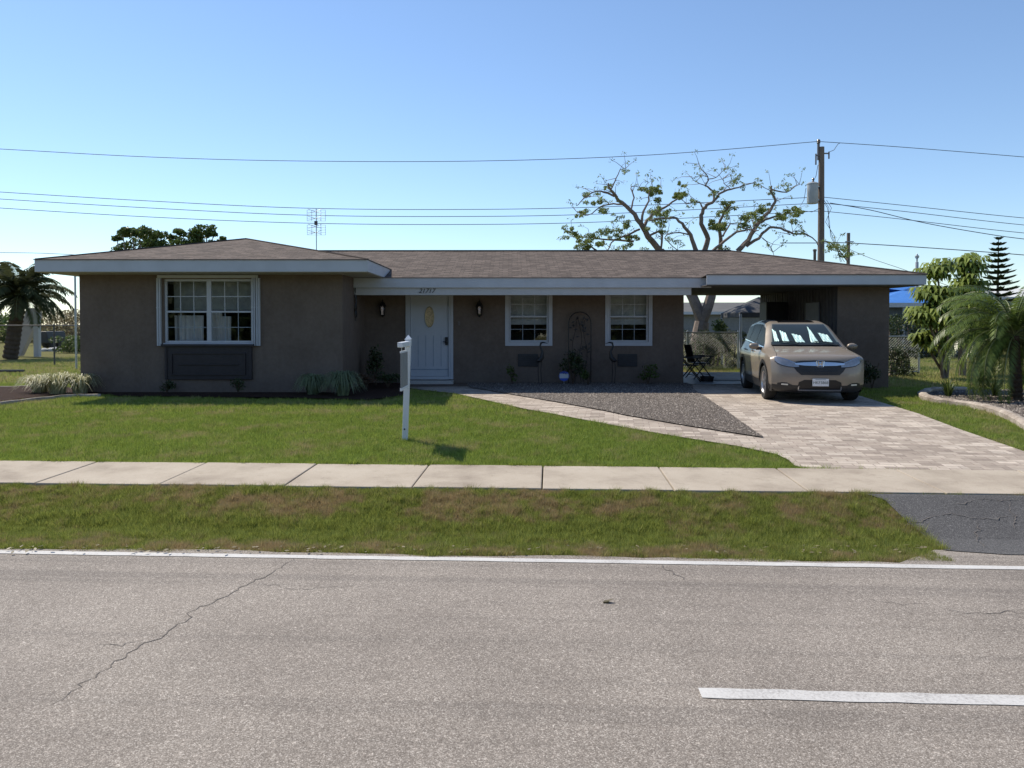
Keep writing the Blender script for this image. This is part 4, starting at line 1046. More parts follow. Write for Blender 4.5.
# grille
gc = [(-.50, .73, .81), (-.44, .64, .835), (-.36, .575, .85), (0, .57, .86), (.36, .575, .85), (.44, .64, .835), (.50, .73, .81)]
m = MB(); patch(m, interp_cols(gc, 3), .008); gr = m.build('grille', M['plastic'], car)
m = MB()
for zz in (.63, .66, .69): patch(m, interp_cols([(-.33, zz, zz+.008), (.33, zz, zz+.008)], 8), .014, 1, .006)
m.build('grille_slat', plain('grille_dark_grey', (.03, .03, .033), .4), gr)
m = MB(); patch(m, interp_cols([(-.47, .775, .80), (-.3, .755, .815), (-.1, .75, .825)], 3), .022, 2, .014); patch(m, interp_cols([(.1, .75, .825), (.3, .755, .815), (.47, .775, .80)], 3), .022, 2, .014); patch(m, interp_cols([(-.1, .75, .825), (.1, .75, .825)], 3), .0215, 2, .014); m.build('chrome_bar', M['chrome'], gr, smooth=True)
# emblem: rounded frame with an H-shaped mark
m = MB(); pc = front(0, .785, .035); ez, eh, ew = pc.z, .062, .075; ey = pc.y
rr = [(-ew, eh*.9), (-ew*.75, -eh), (ew*.75, -eh), (ew, eh*.9), (0, eh*1.08)]
m.tube([(a, ey, ez+b) for a, b in rr+[rr[0]]], .007, 5)
for sg in (-1, 1): m.prism([(sg*.046, ey-.005, ez+.047), (sg*.026, ey-.005, ez+.047), (sg*.022, ey-.005, ez-.046), (sg*.038, ey-.005, ez-.046)], (0, .012, 0))
m.box(-.026, .026, ey-.004, ey+.006, ez-.012, ez+.008); m.build('emblem', M['chrome'], car)
# lower intake with silver trim
m = MB(); patch(m, interp_cols([(-.42, .30, .34), (-.40, .27, .43), (-.30, .262, .475), (0, .26, .48), (.30, .262, .475), (.40, .27, .43), (.42, .30, .34)], 3), .007); lo = m.build('lower_intake', plain('intake_black', (.01, .01, .01), .5), car)
m = MB(); patch(m, interp_cols([(-.41, .262, .285), (.41, .262, .285)], 10), .016, 1, .01)
for sg in (-1, 1): patch(m, interp_cols([(sg*.395, .287, .36), (sg*.415, .287, .33)], 1), .016, 1, .01)
m.build('skid_trim', M['alloy'], lo)
# plate
pc = front(0, .43, .03); m = MB(); m.box(-.155, .155, pc.y-.006, pc.y+.002, .355, .505); pl = m.build('licence_plate', M['plate'], car, bevel=.004)
t_ = textobj('HKF3868', .075, (0, 0, 0), (R(90), 0, 0), M['platetext'], pl, 'plate_text', 0, .001); t_.location = Vector((0, pc.y-.0075, .425))
m = MB(); m.box(-.1, .1, pc.y-.008, pc.y-.0062, .482, .490); m.build('plate_band', M['platetext'], pl)
# glass
def surf_patch(mb, i0, i1, sfn, off, rows, cols):
    mb.grid(lambda u, v: P(i0+(i1-i0)*u, sfn(u)*v, off), [j/rows for j in range(rows+1)], [-1+2*j/cols for j in range(cols+1)])
m = MB(); surf_patch(m, I1+.7, I2-.5, lambda u: .875, .030, 12, 20); ws = m.build('windscreen', M['windscreen'], car, smooth=True, auto=None)
m = MB(); surf_patch(m, I1+.3, I1+2.2, lambda u: .88, .020, 2, 20); m.build('cowl', M['plastic'], car, smooth=True)
for sg in (-1, 1):
    m = MB(); m.tube([P(I1+.8, .45*sg+.28, .045), P(I1+1.6, .45*sg+.1, .05), P(I1+2.0, .45*sg-.22, .048)], .009, 5); m.build('wiper', M['plastic'], car)
    m = MB(); m.tube([P(i_, sg*(.90-.10*max(0, (i_-I1*.62)/(I1*.38))), .003) for i_ in [I1*.60+(I1*.39)*k_/10 for k_ in range(11)]], .005, 4); m.build('bonnet_seam', M['plastic'], car)
m = MB(); surf_patch(m, tidx(x=2.18), tidx(x=2.75), lambda u: .62, .006, 6, 10); m.build('sunroof', plain('dark_sunroof_glass', (.012, .012, .014), .1), car, smooth=True)
# side windows
def sideq(x, z, sg, off): return Vector((sg*(Wd(x, z)+off), x, z))
def side_patch(name, pts_lo, pts_hi, sg, off, mat, par, n=8):
    m = MB()
    def il(pp, u):
        u *= len(pp)-1; k = min(int(u), len(pp)-2); f_ = u-k; return (pp[k][0]*(1-f_)+pp[k+1][0]*f_, pp[k][1]*(1-f_)+pp[k+1][1]*f_)
    def fn(u, v):
        a, b = il(pts_lo, u), il(pts_hi, u); return sideq(a[0]+(b[0]-a[0])*v, a[1]+(b[1]-a[1])*v, sg, off)
    m.grid(fn, [j/12 for j in range(13)], [j/n for j in range(n+1)]); o = m.build(name, mat, par, smooth=True, auto=None); return o
blk = plain('side_window_glass', (.006, .007, .008), .3, var=.05, spec=.03)
for sg in (-1, 1):
    side_patch('side_window', [(1.38, 1.09), (2.42, 1.11)], [(1.98, 1.48), (2.40, 1.565)], sg, .006, blk, car)
    side_patch('side_window', [(2.50, 1.11), (3.38, 1.13)], [(2.48, 1.57), (3.32, 1.575)], sg, .006, blk, car)
    side_patch('side_window', [(3.46, 1.14), (4.15, 1.22)], [(3.40, 1.57), (3.98, 1.50)], sg, .006, blk, car)
    side_patch('window_trim', [(1.32, 1.075), (4.2, 1.19)], [(1.34, 1.092), (4.2, 1.21)], sg, .010, M['chrome'], car, 2)
    for xx in (1.30, 2.46, 3.42):
        side_patch('door_seam', [(xx, .42), (xx+.008, .42)], [(xx+(.03 if xx > 1.4 else 0), 1.07), (xx+.008+(.03 if xx > 1.4 else 0), 1.07)], sg, .003, M['plastic'], car)
    for xx in (2.2, 3.2):
        m = MB(); a = sideq(xx, .97, sg, .03); b = sideq(xx+.2, .98, sg, .03); m.tube([sideq(xx, .97, sg, 0), a, b, sideq(xx+.2, .98, sg, 0)], .013, 6); m.build('door_handle', M['carpaint'], car, smooth=True)
    side_patch('sill_cladding', [(1.3, .23), (3.25, .23)], [(1.3, .40), (3.25, .40)], sg, .012, M['plastic'], car)
    # arch cladding
    for ax in AX:
        m = MB()
        def fa(u, v):
            a = -.25+u*(math.pi+.5); rr_ = .405+.075*v; yy = ax-math.cos(a)*rr_; zz = max(.22, WR+.01+math.sin(a)*rr_); return sideq(max(.28, yy), zz, sg, .010)
        m.grid(fa, [j/24 for j in range(25)], [0, .5, 1]); m.build('arch_cladding', M['plastic'], car, smooth=True)
    # mirror
    mc = Vector((sg*1.02, 1.52, 1.10)); m = MB()
    vs = []
    m.grid(lambda u, v: mc+Vector((.11*math.cos(v)*math.cos(u)*(1 if True else 1), .075*math.sin(u)*math.cos(v)-.03*abs(math.cos(u)*math.cos(v)), .072*math.sin(v))), [j*2*math.pi/16 for j in range(17)], [-1.57+j*3.14/8 for j in range(9)])
    mi = m.build('mirror', M['carpaint'], car, smooth=True, auto=None)
    m = MB(); m.tube([(sg*.85, 1.50, 1.05), (sg*.98, 1.52, 1.045)], [.035, .03], 8); m.build('mirror_arm', M['plastic'], mi)
    # roof rail
# wheels
def wheel(sg, ax):
    m = MB(); c_ = (sg*.815, ax, WR)
    m.lathe(c_, [(.24, -.10), (.33, -.112), (.35, -.09), (.355, -.04), (.355, .04), (.35, .09), (.33, .112), (.24, .10), (.24, -.10)], 40, 'x')
    w = m.build('wheel', M['rubber'], car, smooth=True)
    m = MB(); k = sg
    m.lathe(c_, [(.245, .098*k), (.235, .102*k), (.225, .09*k), (.215, .04*k), (.21, -.05*k)], 32, 'x')
    for i in range(10):
        a = i*2*math.pi/10+(.10 if i % 2 else -.10); ca, sa = math.cos(a), math.sin(a)
        m.obox(Vector(c_)+Vector((sg*.075, ca*.125, sa*.125)), (sg*.014, 0, 0), Vector((0, -sa, ca))*.019, Vector((0, ca, sa))*.105)
    m.lathe(c_, [(.0, .10*k), (.035, .10*k), (.06, .085*k), (.06, .04*k)], 16, 'x')
    m.build('rim', M['alloy'], w, smooth=True)
    m = MB(); m.lathe(c_, [(.0, .02*k), (.205, .02*k)], 24, 'x'); m.build('brake', M['plastic'], w)
for ax in AX:
    for sg in (-1, 1): wheel(sg, ax)
# tail lamps (on the rear corners)
for sg in (-1, 1):
    side_patch('tail_light', [(4.18, .95), (4.40, .95)], [(4.12, 1.25), (4.30, 1.28)], sg, .008, plain('red_tail_lens', (.35, .01, .01), .15), car)
# foil sunshade behind the windscreen glass: pleated panels that stand between cowl and glass
shade = empty('car_sunshade', (0, 0, 0), 'crumpled silver foil sunshade standing behind the windscreen of the car', 'sunshade')
m = MB()
xs_ = [(-.78, -.66, .10, .70), (-.56, -.38, .06, .62), (-.22, .02, .05, .46), (.16, .38, .05, .86), (.50, .74, .06, .50)]
for (a, b, lo_, hi_) in xs_:
    n_ = 4
    def fn(u, v, a=a, b=b, lo_=lo_, hi_=hi_):
        s_ = a+(b-a)*u; top_ = hi_*(1-.45*abs(u-.35-.0*v)) if hi_ > .8 else hi_*(1-.22*u)
        t2 = lo_+(top_-lo_)*v; s_ -= .10*v*(1 if s_ < .1 else .4)
        if hi_ > .8: s_ = s_+(((a+b)/2-s_)*v*.75)
        return P(I1+1.2+(I2-I1-2)*t2, s_, .012+.016*math.sin(u*9+v*2)**2)
    m.grid(fn, [j/8 for j in range(9)], [j/8 for j in range(9)])
m.build('foil_panel', M['foil'], shade, smooth=True, auto=R(30))
for o in (car, shade): o.scale = (.975,)*3; o.location = CL; o.rotation_euler = (0, 0, -CA)

# ------------------------------------------------------------------ carport contents
cab = pr(766, 302, 801, 372, 21.6)
cc = Vector(((cab[0]+cab[1])/2, 21.9, .02)); t = empty('storage_cabinet', cc, 'tall black storage cabinet standing at the back of the carport behind the car', 'cabinet')
m = MB(); m.box(cab[0], cab[1]-.02, 21.6, 22.2, .02, cab[3]); m.build('carcass', M['dark'], t, bevel=.008)
m = MB(); m.box(cab[0]+.02, cc.x-.006, 21.575, 21.598, .08, cab[3]-.04); m.build('door', M['dark'], t); m = MB(); m.box(cc.x+.006, cab[1]-.04, 21.575, 21.598, .08, cab[3]-.04); m.build('door', M['dark'], t)
# patio chair
def chair(px, Y, rz, label, group=None):
    c = at(px, 380, Y); c.z = .02; t = empty('patio_chair', (0, 0, 0), label, 'chair', group)
    m = MB(); m.box(-.24, .24, -.22, .22, .42, .445); m.build('seat', M['black'], t, bevel=.008)
    m = MB(); m.prism([(-.24, .22, .46), (.24, .22, .46), (.24, .34, .95), (-.24, .34, .95)], (0, .02, 0)); m.build('backrest', M['black'], t)
    for s_ in (-1, 1):
        m = MB(); m.tube([(s_*.27, -.28, 0), (s_*.27, .22, .62)], .016, 6); m.build('leg', M['black'], t)
        m = MB(); m.tube([(s_*.285, .28, 0), (s_*.285, -.22, .62)], .016, 6); m.build('leg', M['black'], t)
        m = MB(); m.box(s_*.28-.03, s_*.28+.03, -.30, .26, .62, .645); m.build('armrest', M['black'], t, bevel=.006)
    m = MB(); m.tube([(-.27, -.18, .12), (.27, -.18, .12)], .01, 6); m.tube([(-.285, .2, .1), (.285, .2, .1)], .01, 6); m.build('stretcher', M['black'], t)
    t.location = c; t.rotation_euler = (0, 0, rz); return t
chair(690, 20.3, R(75), 'black folding chair nearer the house wall corner inside the carport', 'folding chairs in the carport')
chair(699, 21.2, R(100), 'black folding chair standing farther back inside the carport', 'folding chairs in the carport')
m = MB(); c = at(722, 379, 20.8); c.z = .021  # thin black sheet added for the dark shadow streak on the slab
o = m.box(c.x-.35, c.x+.45, c.y-.5, c.y+.1, .021, .035).build('slab_shadow', M['black']); tag(o, 'thin black sheet standing in for a shadow streak on the carport slab beside the chairs', 'mat')
m = MB(); c = at(707, 379, 20.2); m.lathe((c.x, c.y, .02), [(.0, 0), (.16, 0), (.19, .13), (.17, .13), (.15, .02), (0, .02)], 20); o = m.build('low_bowl', M['black'], smooth=True); tag(o, 'low black bowl on the carport floor next to the folding chairs', 'bowl')

# ------------------------------------------------------------------ fences
def chainlink(mb, a, b, h0, h1, step=.085, r=.0018):
    a, b = Vector(a), Vector(b); L_ = (b-a).length; d = (b-a)/L_; hh = h1-h0; n_ = Vector((-d.y, d.x, 0))
    k = int((L_+hh)/step)
    for sgn in (1, -1):
        for i in range(k):
            s0 = i*step-hh if sgn > 0 else i*step
            # line from (s0,h0) to (s0+sgn*hh, h1) clipped
            x0_, x1_ = s0, s0+sgn*hh; z0_, z1_ = h0, h1
            lo_t = max(0, (0-x0_)/(x1_-x0_) if sgn > 0 else (L_-x0_)/(x1_-x0_)); hi_t = min(1, (L_-x0_)/(x1_-x0_) if sgn > 0 else (0-x0_)/(x1_-x0_))
            if hi_t <= lo_t: continue
            pa = a+d*(x0_+(x1_-x0_)*lo_t)+n_*.004*sgn; pb = a+d*(x0_+(x1_-x0_)*hi_t)+n_*.004*sgn
            pa.z = z0_+(z1_-z0_)*lo_t; pb.z = z0_+(z1_-z0_)*hi_t
            mb.tube([pa, pb], r, 3, cap=False)
def fence(name, a, b, h, label, posts, mat=None, wire=None, pm=None, r=.0018):
    a, b = Vector(a), Vector(b); t = empty(name, ((a+b)/2).to_tuple(), label, 'fence'); t.location.z = 0
    m = MB(); chainlink(m, a, b, .05, h-.02, r=r); m.build('chain_link', wire or M['fencewire'], t)
    m = MB(); m.tube([(a.x, a.y, h), (b.x, b.y, h)], .022, 8); m.build('top_rail', mat or M['galv'], t)
    for f_ in posts:
        p_ = a.lerp(b, f_); m = MB(); m.tube([(p_.x, p_.y, 0), (p_.x, p_.y, h+.04)], .03, 8); m.lathe((p_.x, p_.y, h+.04), [(.036, -.02), (.03, .01), (0, .03)], 8); m.build('post', pm or M['galv'], t, smooth=True)
    return t
fl = 28.0
h_ = at(60, 325.5, fl).z
fence('chain_link_fence', (at(-60, 360, fl).x, fl, 0), (at(84, 360, fl).x+1.5, fl, 0), h_, 'chain link fence with dark posts across the side yard left of the house', [.0, .19, .62, 1.0], M['darkpost'], M['darkpost'], M['darkpost'], .0016)
fy = 25.5; hf = at(715, 332.5, fy).z
fence('chain_link_fence', (3.0, fy, 0), (at(738, 350, fy).x, fy, 0), hf, 'pale galvanised chain link fence seen through the open carport', [.0, .63, 1.0])
fy2 = 23.5; g0 = at(889, 350, fy2).x; g1 = at(919, 350, fy2).x; hg = at(905, 336.5, fy2).z
t = fence('chain_link_gate', (g0-.6, fy2, 0), (g1, fy2, 0), hg, 'small galvanised chain link gate between the house corner and the side yard', [0, 1.0], r=.0034)
t['category'] = 'gate'
m = MB(); m.tube([(g0-.6, fy2, .06), (g1, fy2, .06)], .02, 8); m.build('bottom_rail', M['galv'], t)
# canopy behind the carport
cy = 26.2; x0 = at(740, 313, cy).x; x1 = at(800, 313, cy).x; ze = at(740, 312.5, cy).z; zr = at(770, 300, cy).z
t = empty('canopy_shelter', ((x0+x1)/2, cy+1, 0), 'grey fabric canopy on white posts in the yard behind the carport', 'canopy')
xm = (x0+x1)/2
m = MB(); ap_ = Vector((xm, cy+1.2, zr+.15)); cs = [Vector(v) for v in ((x0, cy, ze), (x1, cy, ze), (x1, cy+2.4, ze), (x0, cy+2.4, ze))]
m.add(cs+[ap_]+[v-Vector((0, 0, .16)) for v in cs], [[0, 1, 4], [1, 2, 4], [2, 3, 4], [3, 0, 4], [0, 5, 6, 1], [1, 6, 7, 2], [2, 7, 8, 3], [3, 8, 5, 0]]); m.build('canopy_top', M['sea'], t, fix=False)
for (xx, yy) in ((x0+.04, cy+.04), (x1-.04, cy+.04), (x0+.04, cy+2.36), (x1-.04, cy+2.36)):
    m = MB(); m.tube([(xx, yy, 0), (xx, yy, ze-.05)], .05, 8); m.build('post', M['white'], t)

# ------------------------------------------------------------------ bare-limbed tree behind the house
TY = 29.0
def z7(p_, dy=0): return at(540+p_[0]/3.2, 130+p_[1]/3.2, TY+dy)
base = at(700, 345, TY); base.z = 0
tree = empty('bare_limbed_tree', base, 'large spreading half-bare tree with crooked limbs rising behind the house roof', 'tree')
m = MB()
fork = at(702, 322, TY)
limb(m, [base, base+Vector((-.05, 0, .8)), fork], .34, .27, 10)
# main forks up to the ridge
kf = {'A': ((385, 388), .3), 'B': ((500, 388), -.6), 'C': ((525, 388), .5), 'D': ((575, 388), 1.0), 'E': ((552, 388), -.9), 'F': ((640, 388), .1)}
limb(m, [fork, at(693, 298, TY), at(676, 268, TY+.2), z7((385, 388), .3)], .22, .16, 8)
limb(m, [fork, at(711, 296, TY-.2), at(712, 270, TY), z7((575, 388), .4)], .22, .14, 8)
limb(m, [at(693, 298, TY), at(702, 270, TY+.5), z7((525, 388), .5)], .12, .11, 8)
limb(m, [at(684, 284, TY), at(694, 262, TY-.5), z7((500, 388), -.6)], .10, .08, 7)
limb(m, [at(711, 290, TY), at(730, 268, TY+.1), z7((640, 388), .1)], .16, .13, 8)
limb(m, [at(712, 280, TY), at(708, 262, TY-.6), z7((552, 388), -.9)], .08, .07, 7)
BR = [
 ('A', [(385, 388), (345, 340), (322, 300), (290, 258), (250, 222), (225, 190), (218, 172)], .125, .03, .3, -.8),
 ('A1', [(238, 212), (205, 198), (170, 200), (140, 222), (115, 243)], .04, .014, -.5, -1.2),
 ('A1b', [(225, 190), (240, 165), (255, 130), (275, 122)], .03, .008, -.7, -.5),
 ('A2', [(270, 240), (235, 238), (195, 246), (150, 275), (118, 262)], .04, .01, -.2, .6),
 ('A3', [(325, 300), (332, 262), (346, 228), (352, 196), (385, 180)], .06, .012, .2, .8),
 ('A4', [(330, 310), (350, 280), (385, 255), (425, 232), (452, 208)], .07, .025, .3, 1.2),
 ('A5', [(318, 318), (280, 335), (240, 352), (215, 385)], .045, .02, .2, -.6),
 ('A6', [(300, 356), (250, 352), (180, 346), (120, 340), (75, 318)], .05, .012, .2, 1.0),
 ('A6b', [(180, 385), (150, 365), (115, 345)], .04, .02, .6, .9),
 ('A7', [(290, 258), (300, 215), (290, 180), (330, 188)], .04, .01, 0, .7),
 ('A8', [(345, 340), (380, 325), (392, 345), (385, 385)], .05, .04, .3, .2),
 ('B', [(500, 388), (488, 350), (462, 312), (435, 284), (395, 282), (350, 290)], .09, .02, -.6, -1.4),
 ('B1', [(480, 335), (430, 330), (400, 345), (440, 385)], .03, .015, -.6, -.2),
 ('C', [(525, 388), (538, 350), (520, 312), (516, 275), (528, 245), (552, 232), (575, 205), (610, 190), (650, 178), (690, 165)], .11, .012, .5, -.5),
 ('C1', [(524, 252), (505, 230), (480, 232), (470, 240)], .035, .008, .4, 1.0),
 ('C2', [(556, 228), (552, 196), (530, 178), (538, 152), (515, 125), (508, 105)], .045, .008, .3, .9),
 ('C3', [(535, 160), (565, 150), (590, 128), (602, 125)], .022, .006, .5, .2),
 ('C4', [(610, 190), (590, 170), (585, 150)], .02, .006, .2, .6),
 ('C5', [(530, 178), (500, 165), (485, 150)], .02, .006, .4, -.2),
 ('D', [(575, 388), (580, 345), (572, 305), (590, 265), (610, 240)], .09, .03, .9, .2),
 ('E', [(552, 388), (590, 355), (630, 328), (665, 320), (700, 322)], .06, .02, -.9, -1.8),
 ('E2', [(585, 340), (610, 300), (650, 300)], .04, .012, .6, 1.3),
 ('F', [(632, 388), (668, 350), (690, 310), (712, 282), (740, 250), (752, 222), (738, 196), (742, 180)], .11, .03, .1, -.6),
 ('F1', [(690, 305), (722, 285), (765, 275), (820, 262)], .06, .02, .1, 1.1),
 ('F1b', [(742, 190), (790, 200), (815, 180), (832, 172)], .03, .007, -.5, .4),
 ('F2', [(660, 372), (700, 345), (735, 312), (770, 316), (810, 330), (850, 332), (880, 352), (892, 372)], .07, .014, .2, -.8),
 ('F3', [(850, 332), (820, 322), (800, 335)], .02, .007, -.6, -.3),
 ('F4', [(892, 352), (930, 362), (960, 388), (985, 420)], .03, .02, .4, .8),
 ('F5', [(712, 345), (730, 365), (750, 400)], .025, .01, -.2, -.5),
 ('F6', [(690, 325), (680, 290), (690, 262)], .03, .01, .2, .8)]
tips = []
for nm, pp, r0, r1, d0, d1 in BR:
    n_ = len(pp); pts = [z7(p_, d0+(d1-d0)*i/(n_-1)+random.uniform(-.08, .08)) for i, p_ in enumerate(pp)]
    Pp = limb(m, pts, r0*1.0, r1*.95, 6, .025)
    # twigs
    if r1 < .041:
        for _ in range(6):
            k = random.randrange(len(Pp)//3, len(Pp)); p_ = Pp[k]
            d = Vector((random.uniform(-1, 1), random.uniform(-1, 1), random.uniform(-.2, 1))).normalized()
            e_ = p_+d*random.uniform(.2, .45); e2_ = e_+(d+Vector((random.uniform(-.6, .6), random.uniform(-.6, .6), random.uniform(-.5, .3)))).normalized()*random.uniform(.15, .4)
            m.tube([p_, e_, e2_], [.012, .008, .004], 4); tips.append(e2_)
m.build('trunk', M['bark'], tree, smooth=True)
cl = [((355, 205), 26, 420), ((375, 190), 14, 120), ((452, 200), 22, 300), ((455, 175), 12, 80), ((165, 215), 22, 120), ((190, 245), 28, 220), ((130, 262), 22, 120), ((218, 178), 14, 60), ((250, 280), 20, 60),
 ((90, 325), 24, 200), ((135, 355), 28, 260), ((180, 345), 34, 300), ((160, 375), 30, 240), ((270, 310), 26, 200), ((300, 345), 30, 260), ((370, 275), 28, 260), ((395, 262), 20, 140), ((370, 315), 26, 180), ((240, 330), 22, 120), ((265, 385), 28, 140), ((345, 388), 30, 150), ((430, 360), 24, 60),
 ((575, 300), 26, 420), ((555, 310), 18, 160), ((605, 245), 22, 200), ((590, 270), 20, 160), ((562, 200), 20, 90), ((640, 165), 26, 90), ((690, 170), 16, 40), ((490, 232), 18, 50), ((590, 385), 16, 50),
 ((665, 290), 24, 220), ((700, 262), 26, 260), ((725, 250), 18, 120), ((800, 270), 30, 340), ((775, 280), 20, 160), ((825, 262), 16, 110), ((745, 195), 16, 50), ((790, 185), 22, 50), ((830, 325), 14, 40), ((700, 300), 18, 90), ((650, 300), 14, 60), ((935, 370), 22, 110), ((965, 385), 24, 120), ((985, 405), 18, 70), ((270, 130), 12, 30), ((510, 120), 14, 16), ((600, 130), 12, 14)]
spots = []
for (p_, r_, k) in cl:
    rr_ = r_/3.2*TY/F*1.05
    for _ in range(6): spots.append((z7(p_, random.uniform(-.8, .8))+Vector((random.uniform(-1, 1), 0, random.uniform(-.8, .7)))*rr_*.95, (rr_*random.uniform(.25, .7), rr_*.6, rr_*random.uniform(.2, .4)), int(k*.36)))
for t_ in tips: spots.append((t_, (.16, .16, .10), 9))
leafcloud('crown', spots, M['sparse'], .12, tree, thin=.3, droop=.45)

# generic trees and hedges -------------------------------------------------
def bushy(name, px, Y, ztop, w, label, mat, n, size, cat='tree', trunk=.12, zlow=.35, lobes=14, group=None):
    b = at(px, 350, Y); b.z = 0; t = empty(name, b, label, cat, group)
    m = MB(); limb(m, [b, b+Vector((.05, 0, ztop*.3)), b+Vector((0, 0, ztop*.6))], trunk, trunk*.5, 8)
    spots = []
    for i in range(lobes):
        a = random.uniform(0, 6.28); rr_ = random.uniform(.1, .85)*w; zz = ztop*random.uniform(zlow, .88)
        fall = 1-.35*abs(rr_/w)
        c_ = b+Vector((math.cos(a)*rr_, math.sin(a)*rr_*.8, zz*fall)); spots.append((c_, (w*.28, w*.28, ztop*.13), n//lobes))
        limb(m, [b+Vector((0, 0, ztop*.3)), (b+Vector((0, 0, ztop*.45))).lerp(c_, .5), c_], trunk*.4, .01, 5)
    m.build('trunk', M['bark'], t, smooth=True)
    leafcloud('crown', spots, mat, size, t); return t
def toptree(px, Y, lobes, label):
    b = at(px, 350, Y); b.z = 0; t = empty('leafy_tree', b, label, 'tree', 'tree tops over the wing roof'); m = MB(); spots = []
    for (a, c, r_) in lobes:
        q_ = at(a, c, Y+random.uniform(-.6, .6)); R_ = r_*Y/F; limb(m, [b, b+Vector((0, 0, 2)), b.lerp(q_, .8)+Vector((0, 0, -.2)), q_], .09, .015, 5)
        for _ in range(3): spots.append((q_+Vector((random.uniform(-.6, .6), random.uniform(-.6, .6), random.uniform(-.5, .4)))*R_*1.5, (R_*.9, R_*.9, R_*.55), int(17*r_)))
    m.build('trunk', M['bark'], t, smooth=True); leafcloud('crown', spots, M['leaf'], .17, t, thin=.5)
toptree(142, 36, [(117, 238, 5), (123, 233, 6), (133, 236, 8), (140, 233, 6), (148, 236, 8), (157, 238, 7), (143, 246, 12), (125, 246, 9), (163, 246, 7), (152, 248, 9)], 'wide dark tree top showing over the left end of the wing roof')
toptree(196, 38, [(173, 239, 5), (181, 235, 6), (178, 245, 8), (192, 238, 7), (199, 230, 7), (207, 229, 6), (213, 234, 6), (220, 239, 4), (204, 240, 10), (190, 246, 8), (216, 243, 6)], 'ragged dark tree top over the roof, just left of the roof peak')
# hedge masses behind fences
def hedge(name, px0, px1, Y, ytop, depth, label, mat, n, size, cat='hedge'):
    a = at(px0, ytop, Y); b = at(px1, ytop, Y); t = empty(name, ((a.x+b.x)/2, Y, 0), label, cat)
    m = MB()
    for i in range(8):
        x = a.x+(b.x-a.x)*(i+.5)/8; limb(m, [(x, Y, 0), (x+.1, Y+.1, a.z*.5), (x-.1, Y, a.z*.8)], .04, .015, 5)
    m.build('stem', M['bark'], t)
    k = max(6, int((b.x-a.x)/.5)); spots = []
    for i in range(k):
        x = a.x+(b.x-a.x)*(i+.5)/k
        for j in range(3):
            zt_ = a.z*random.uniform(.82, 1.0); spots.append(((x+random.uniform(-.2, .2), Y+random.uniform(-depth, depth)/2, zt_*(.2+.3*j)), ((b.x-a.x)/k*.9, depth*.5, zt_*.22), n//(3*k)))
    leafcloud('foliage', spots, mat, size, t); return t
hedge('garden_hedge', 682, 745, 27.2, 326, .9, 'olive hedge directly behind the fence seen through the carport', leafmat('olive_leaves', (.035, .05, .02), (.12, .14, .05), .25), 6000, .10)
bushy('round_bush', 713, 28.0, at(713, 314, 28).z, .9, 'green rounded bush between the tree trunks and the white canopy post', M['leaf'], 2600, .10, 'bush', .05, .3, 10)
hedge('brushy_hedge', 38, 90, 54, 308, 2.5, 'tall yellowish brush behind the side yard left of the house', M['dry'], 5000, .2)
hedge('far_hedge', -40, 40, 60, 312, 3, 'dark tree line far behind the palm at the left edge', M['leaf'], 5000, .3)
hedge('leafy_hedge', 62, 84, 40, 335, 1.2, 'low green hedge beyond the fence beside the wing wall', M['leaf'], 1800, .14)
hedge('shaded_hedge', 884, 960, 34, 308, 1.5, 'dark green hedge under the blue tarpaulin roof right of the carport', M['leafdark'], 6000, .14)
hedge('gate_hedge', 889, 909, 22.6, 345, .8, 'round green bush in front of the chain link gate by the house corner', M['leafdark'], 1500, .08, 'bush')
hedge('far_side_hedge', 940, 1080, 45, 300, 3, 'dark hedge far behind the palm at the right edge', M['leafdark'], 8000, .22)

# umbrella tree ------------------------------------------------------------
def rosette(V, A, c, r, n=9, droop=.55, w=.07):
    a0 = random.uniform(0, 6.28); rn = random.random()
    for i in range(n):
        a = a0+i*6.28/n; el = random.uniform(-.1, .5)
        d = Vector((math.cos(a), math.sin(a), 0)); s_ = Vector((-d.y, d.x, 0))
        p0 = c+d*r*.12; p1 = c+d*r*.55+Vector((0, 0, r*.18*el)); p2 = c+d*r*.9+Vector((0, 0, -r*droop))
        V += [p0, p1-s_*w, p2, p1+s_*w]; A.append(rn*.5+random.random()*.5)
def umbrella(px, base_y, Y, clumps, label):
    b = at(px, 365, Y); b.z = 0; t = empty('umbrella_tree', b, label, 'tree', 'umbrella trees by the side yard')
    m = MB(); V = []; A = []
    for (cx_, cy_, rad, k) in clumps:
        c_ = at(cx_, cy_, Y+random.uniform(-.4, .4)); limb(m, [b+Vector((random.uniform(-.1, .1), 0, 0)), b.lerp(c_, .5)+Vector((random.uniform(-.15, .15), 0, -.05)), c_], .055, .02, 6)
        R_ = rad*Y/F
        for _ in range(int(k*.7)):
            d = Vector((random.gauss(0, 1), random.gauss(0, 1), random.gauss(0, 1))).normalized()*R_*random.uniform(.3, 1)
            d.z *= .8; rosette(V, A, c_+d, random.uniform(.24, .38), 8, .55, .05)
    m.build('trunk', M['bark'], t, smooth=True)
    rawobj('crown', np.array([tuple(v) for v in V]), np.arange(len(V)).reshape(-1, 4), M['leafbright'], t, attrs={'rnd': A})
umbrella(946, 365, 21.5, [(937, 270, 15, 60), (935, 292, 18, 70), (924, 314, 15, 60), (943, 314, 18, 70), (936, 338, 17, 60), (920, 335, 10, 25)], 'glossy umbrella tree with drooping leaves, the nearer of two behind the side lawn')
umbrella(962, 365, 22.6, [(967, 264, 15, 70), (969, 284, 17, 70), (962, 304, 17, 70), (976, 316, 17, 60), (957, 332, 16, 60), (950, 296, 12, 40)], 'taller umbrella tree whose crown rises just left of the pine')

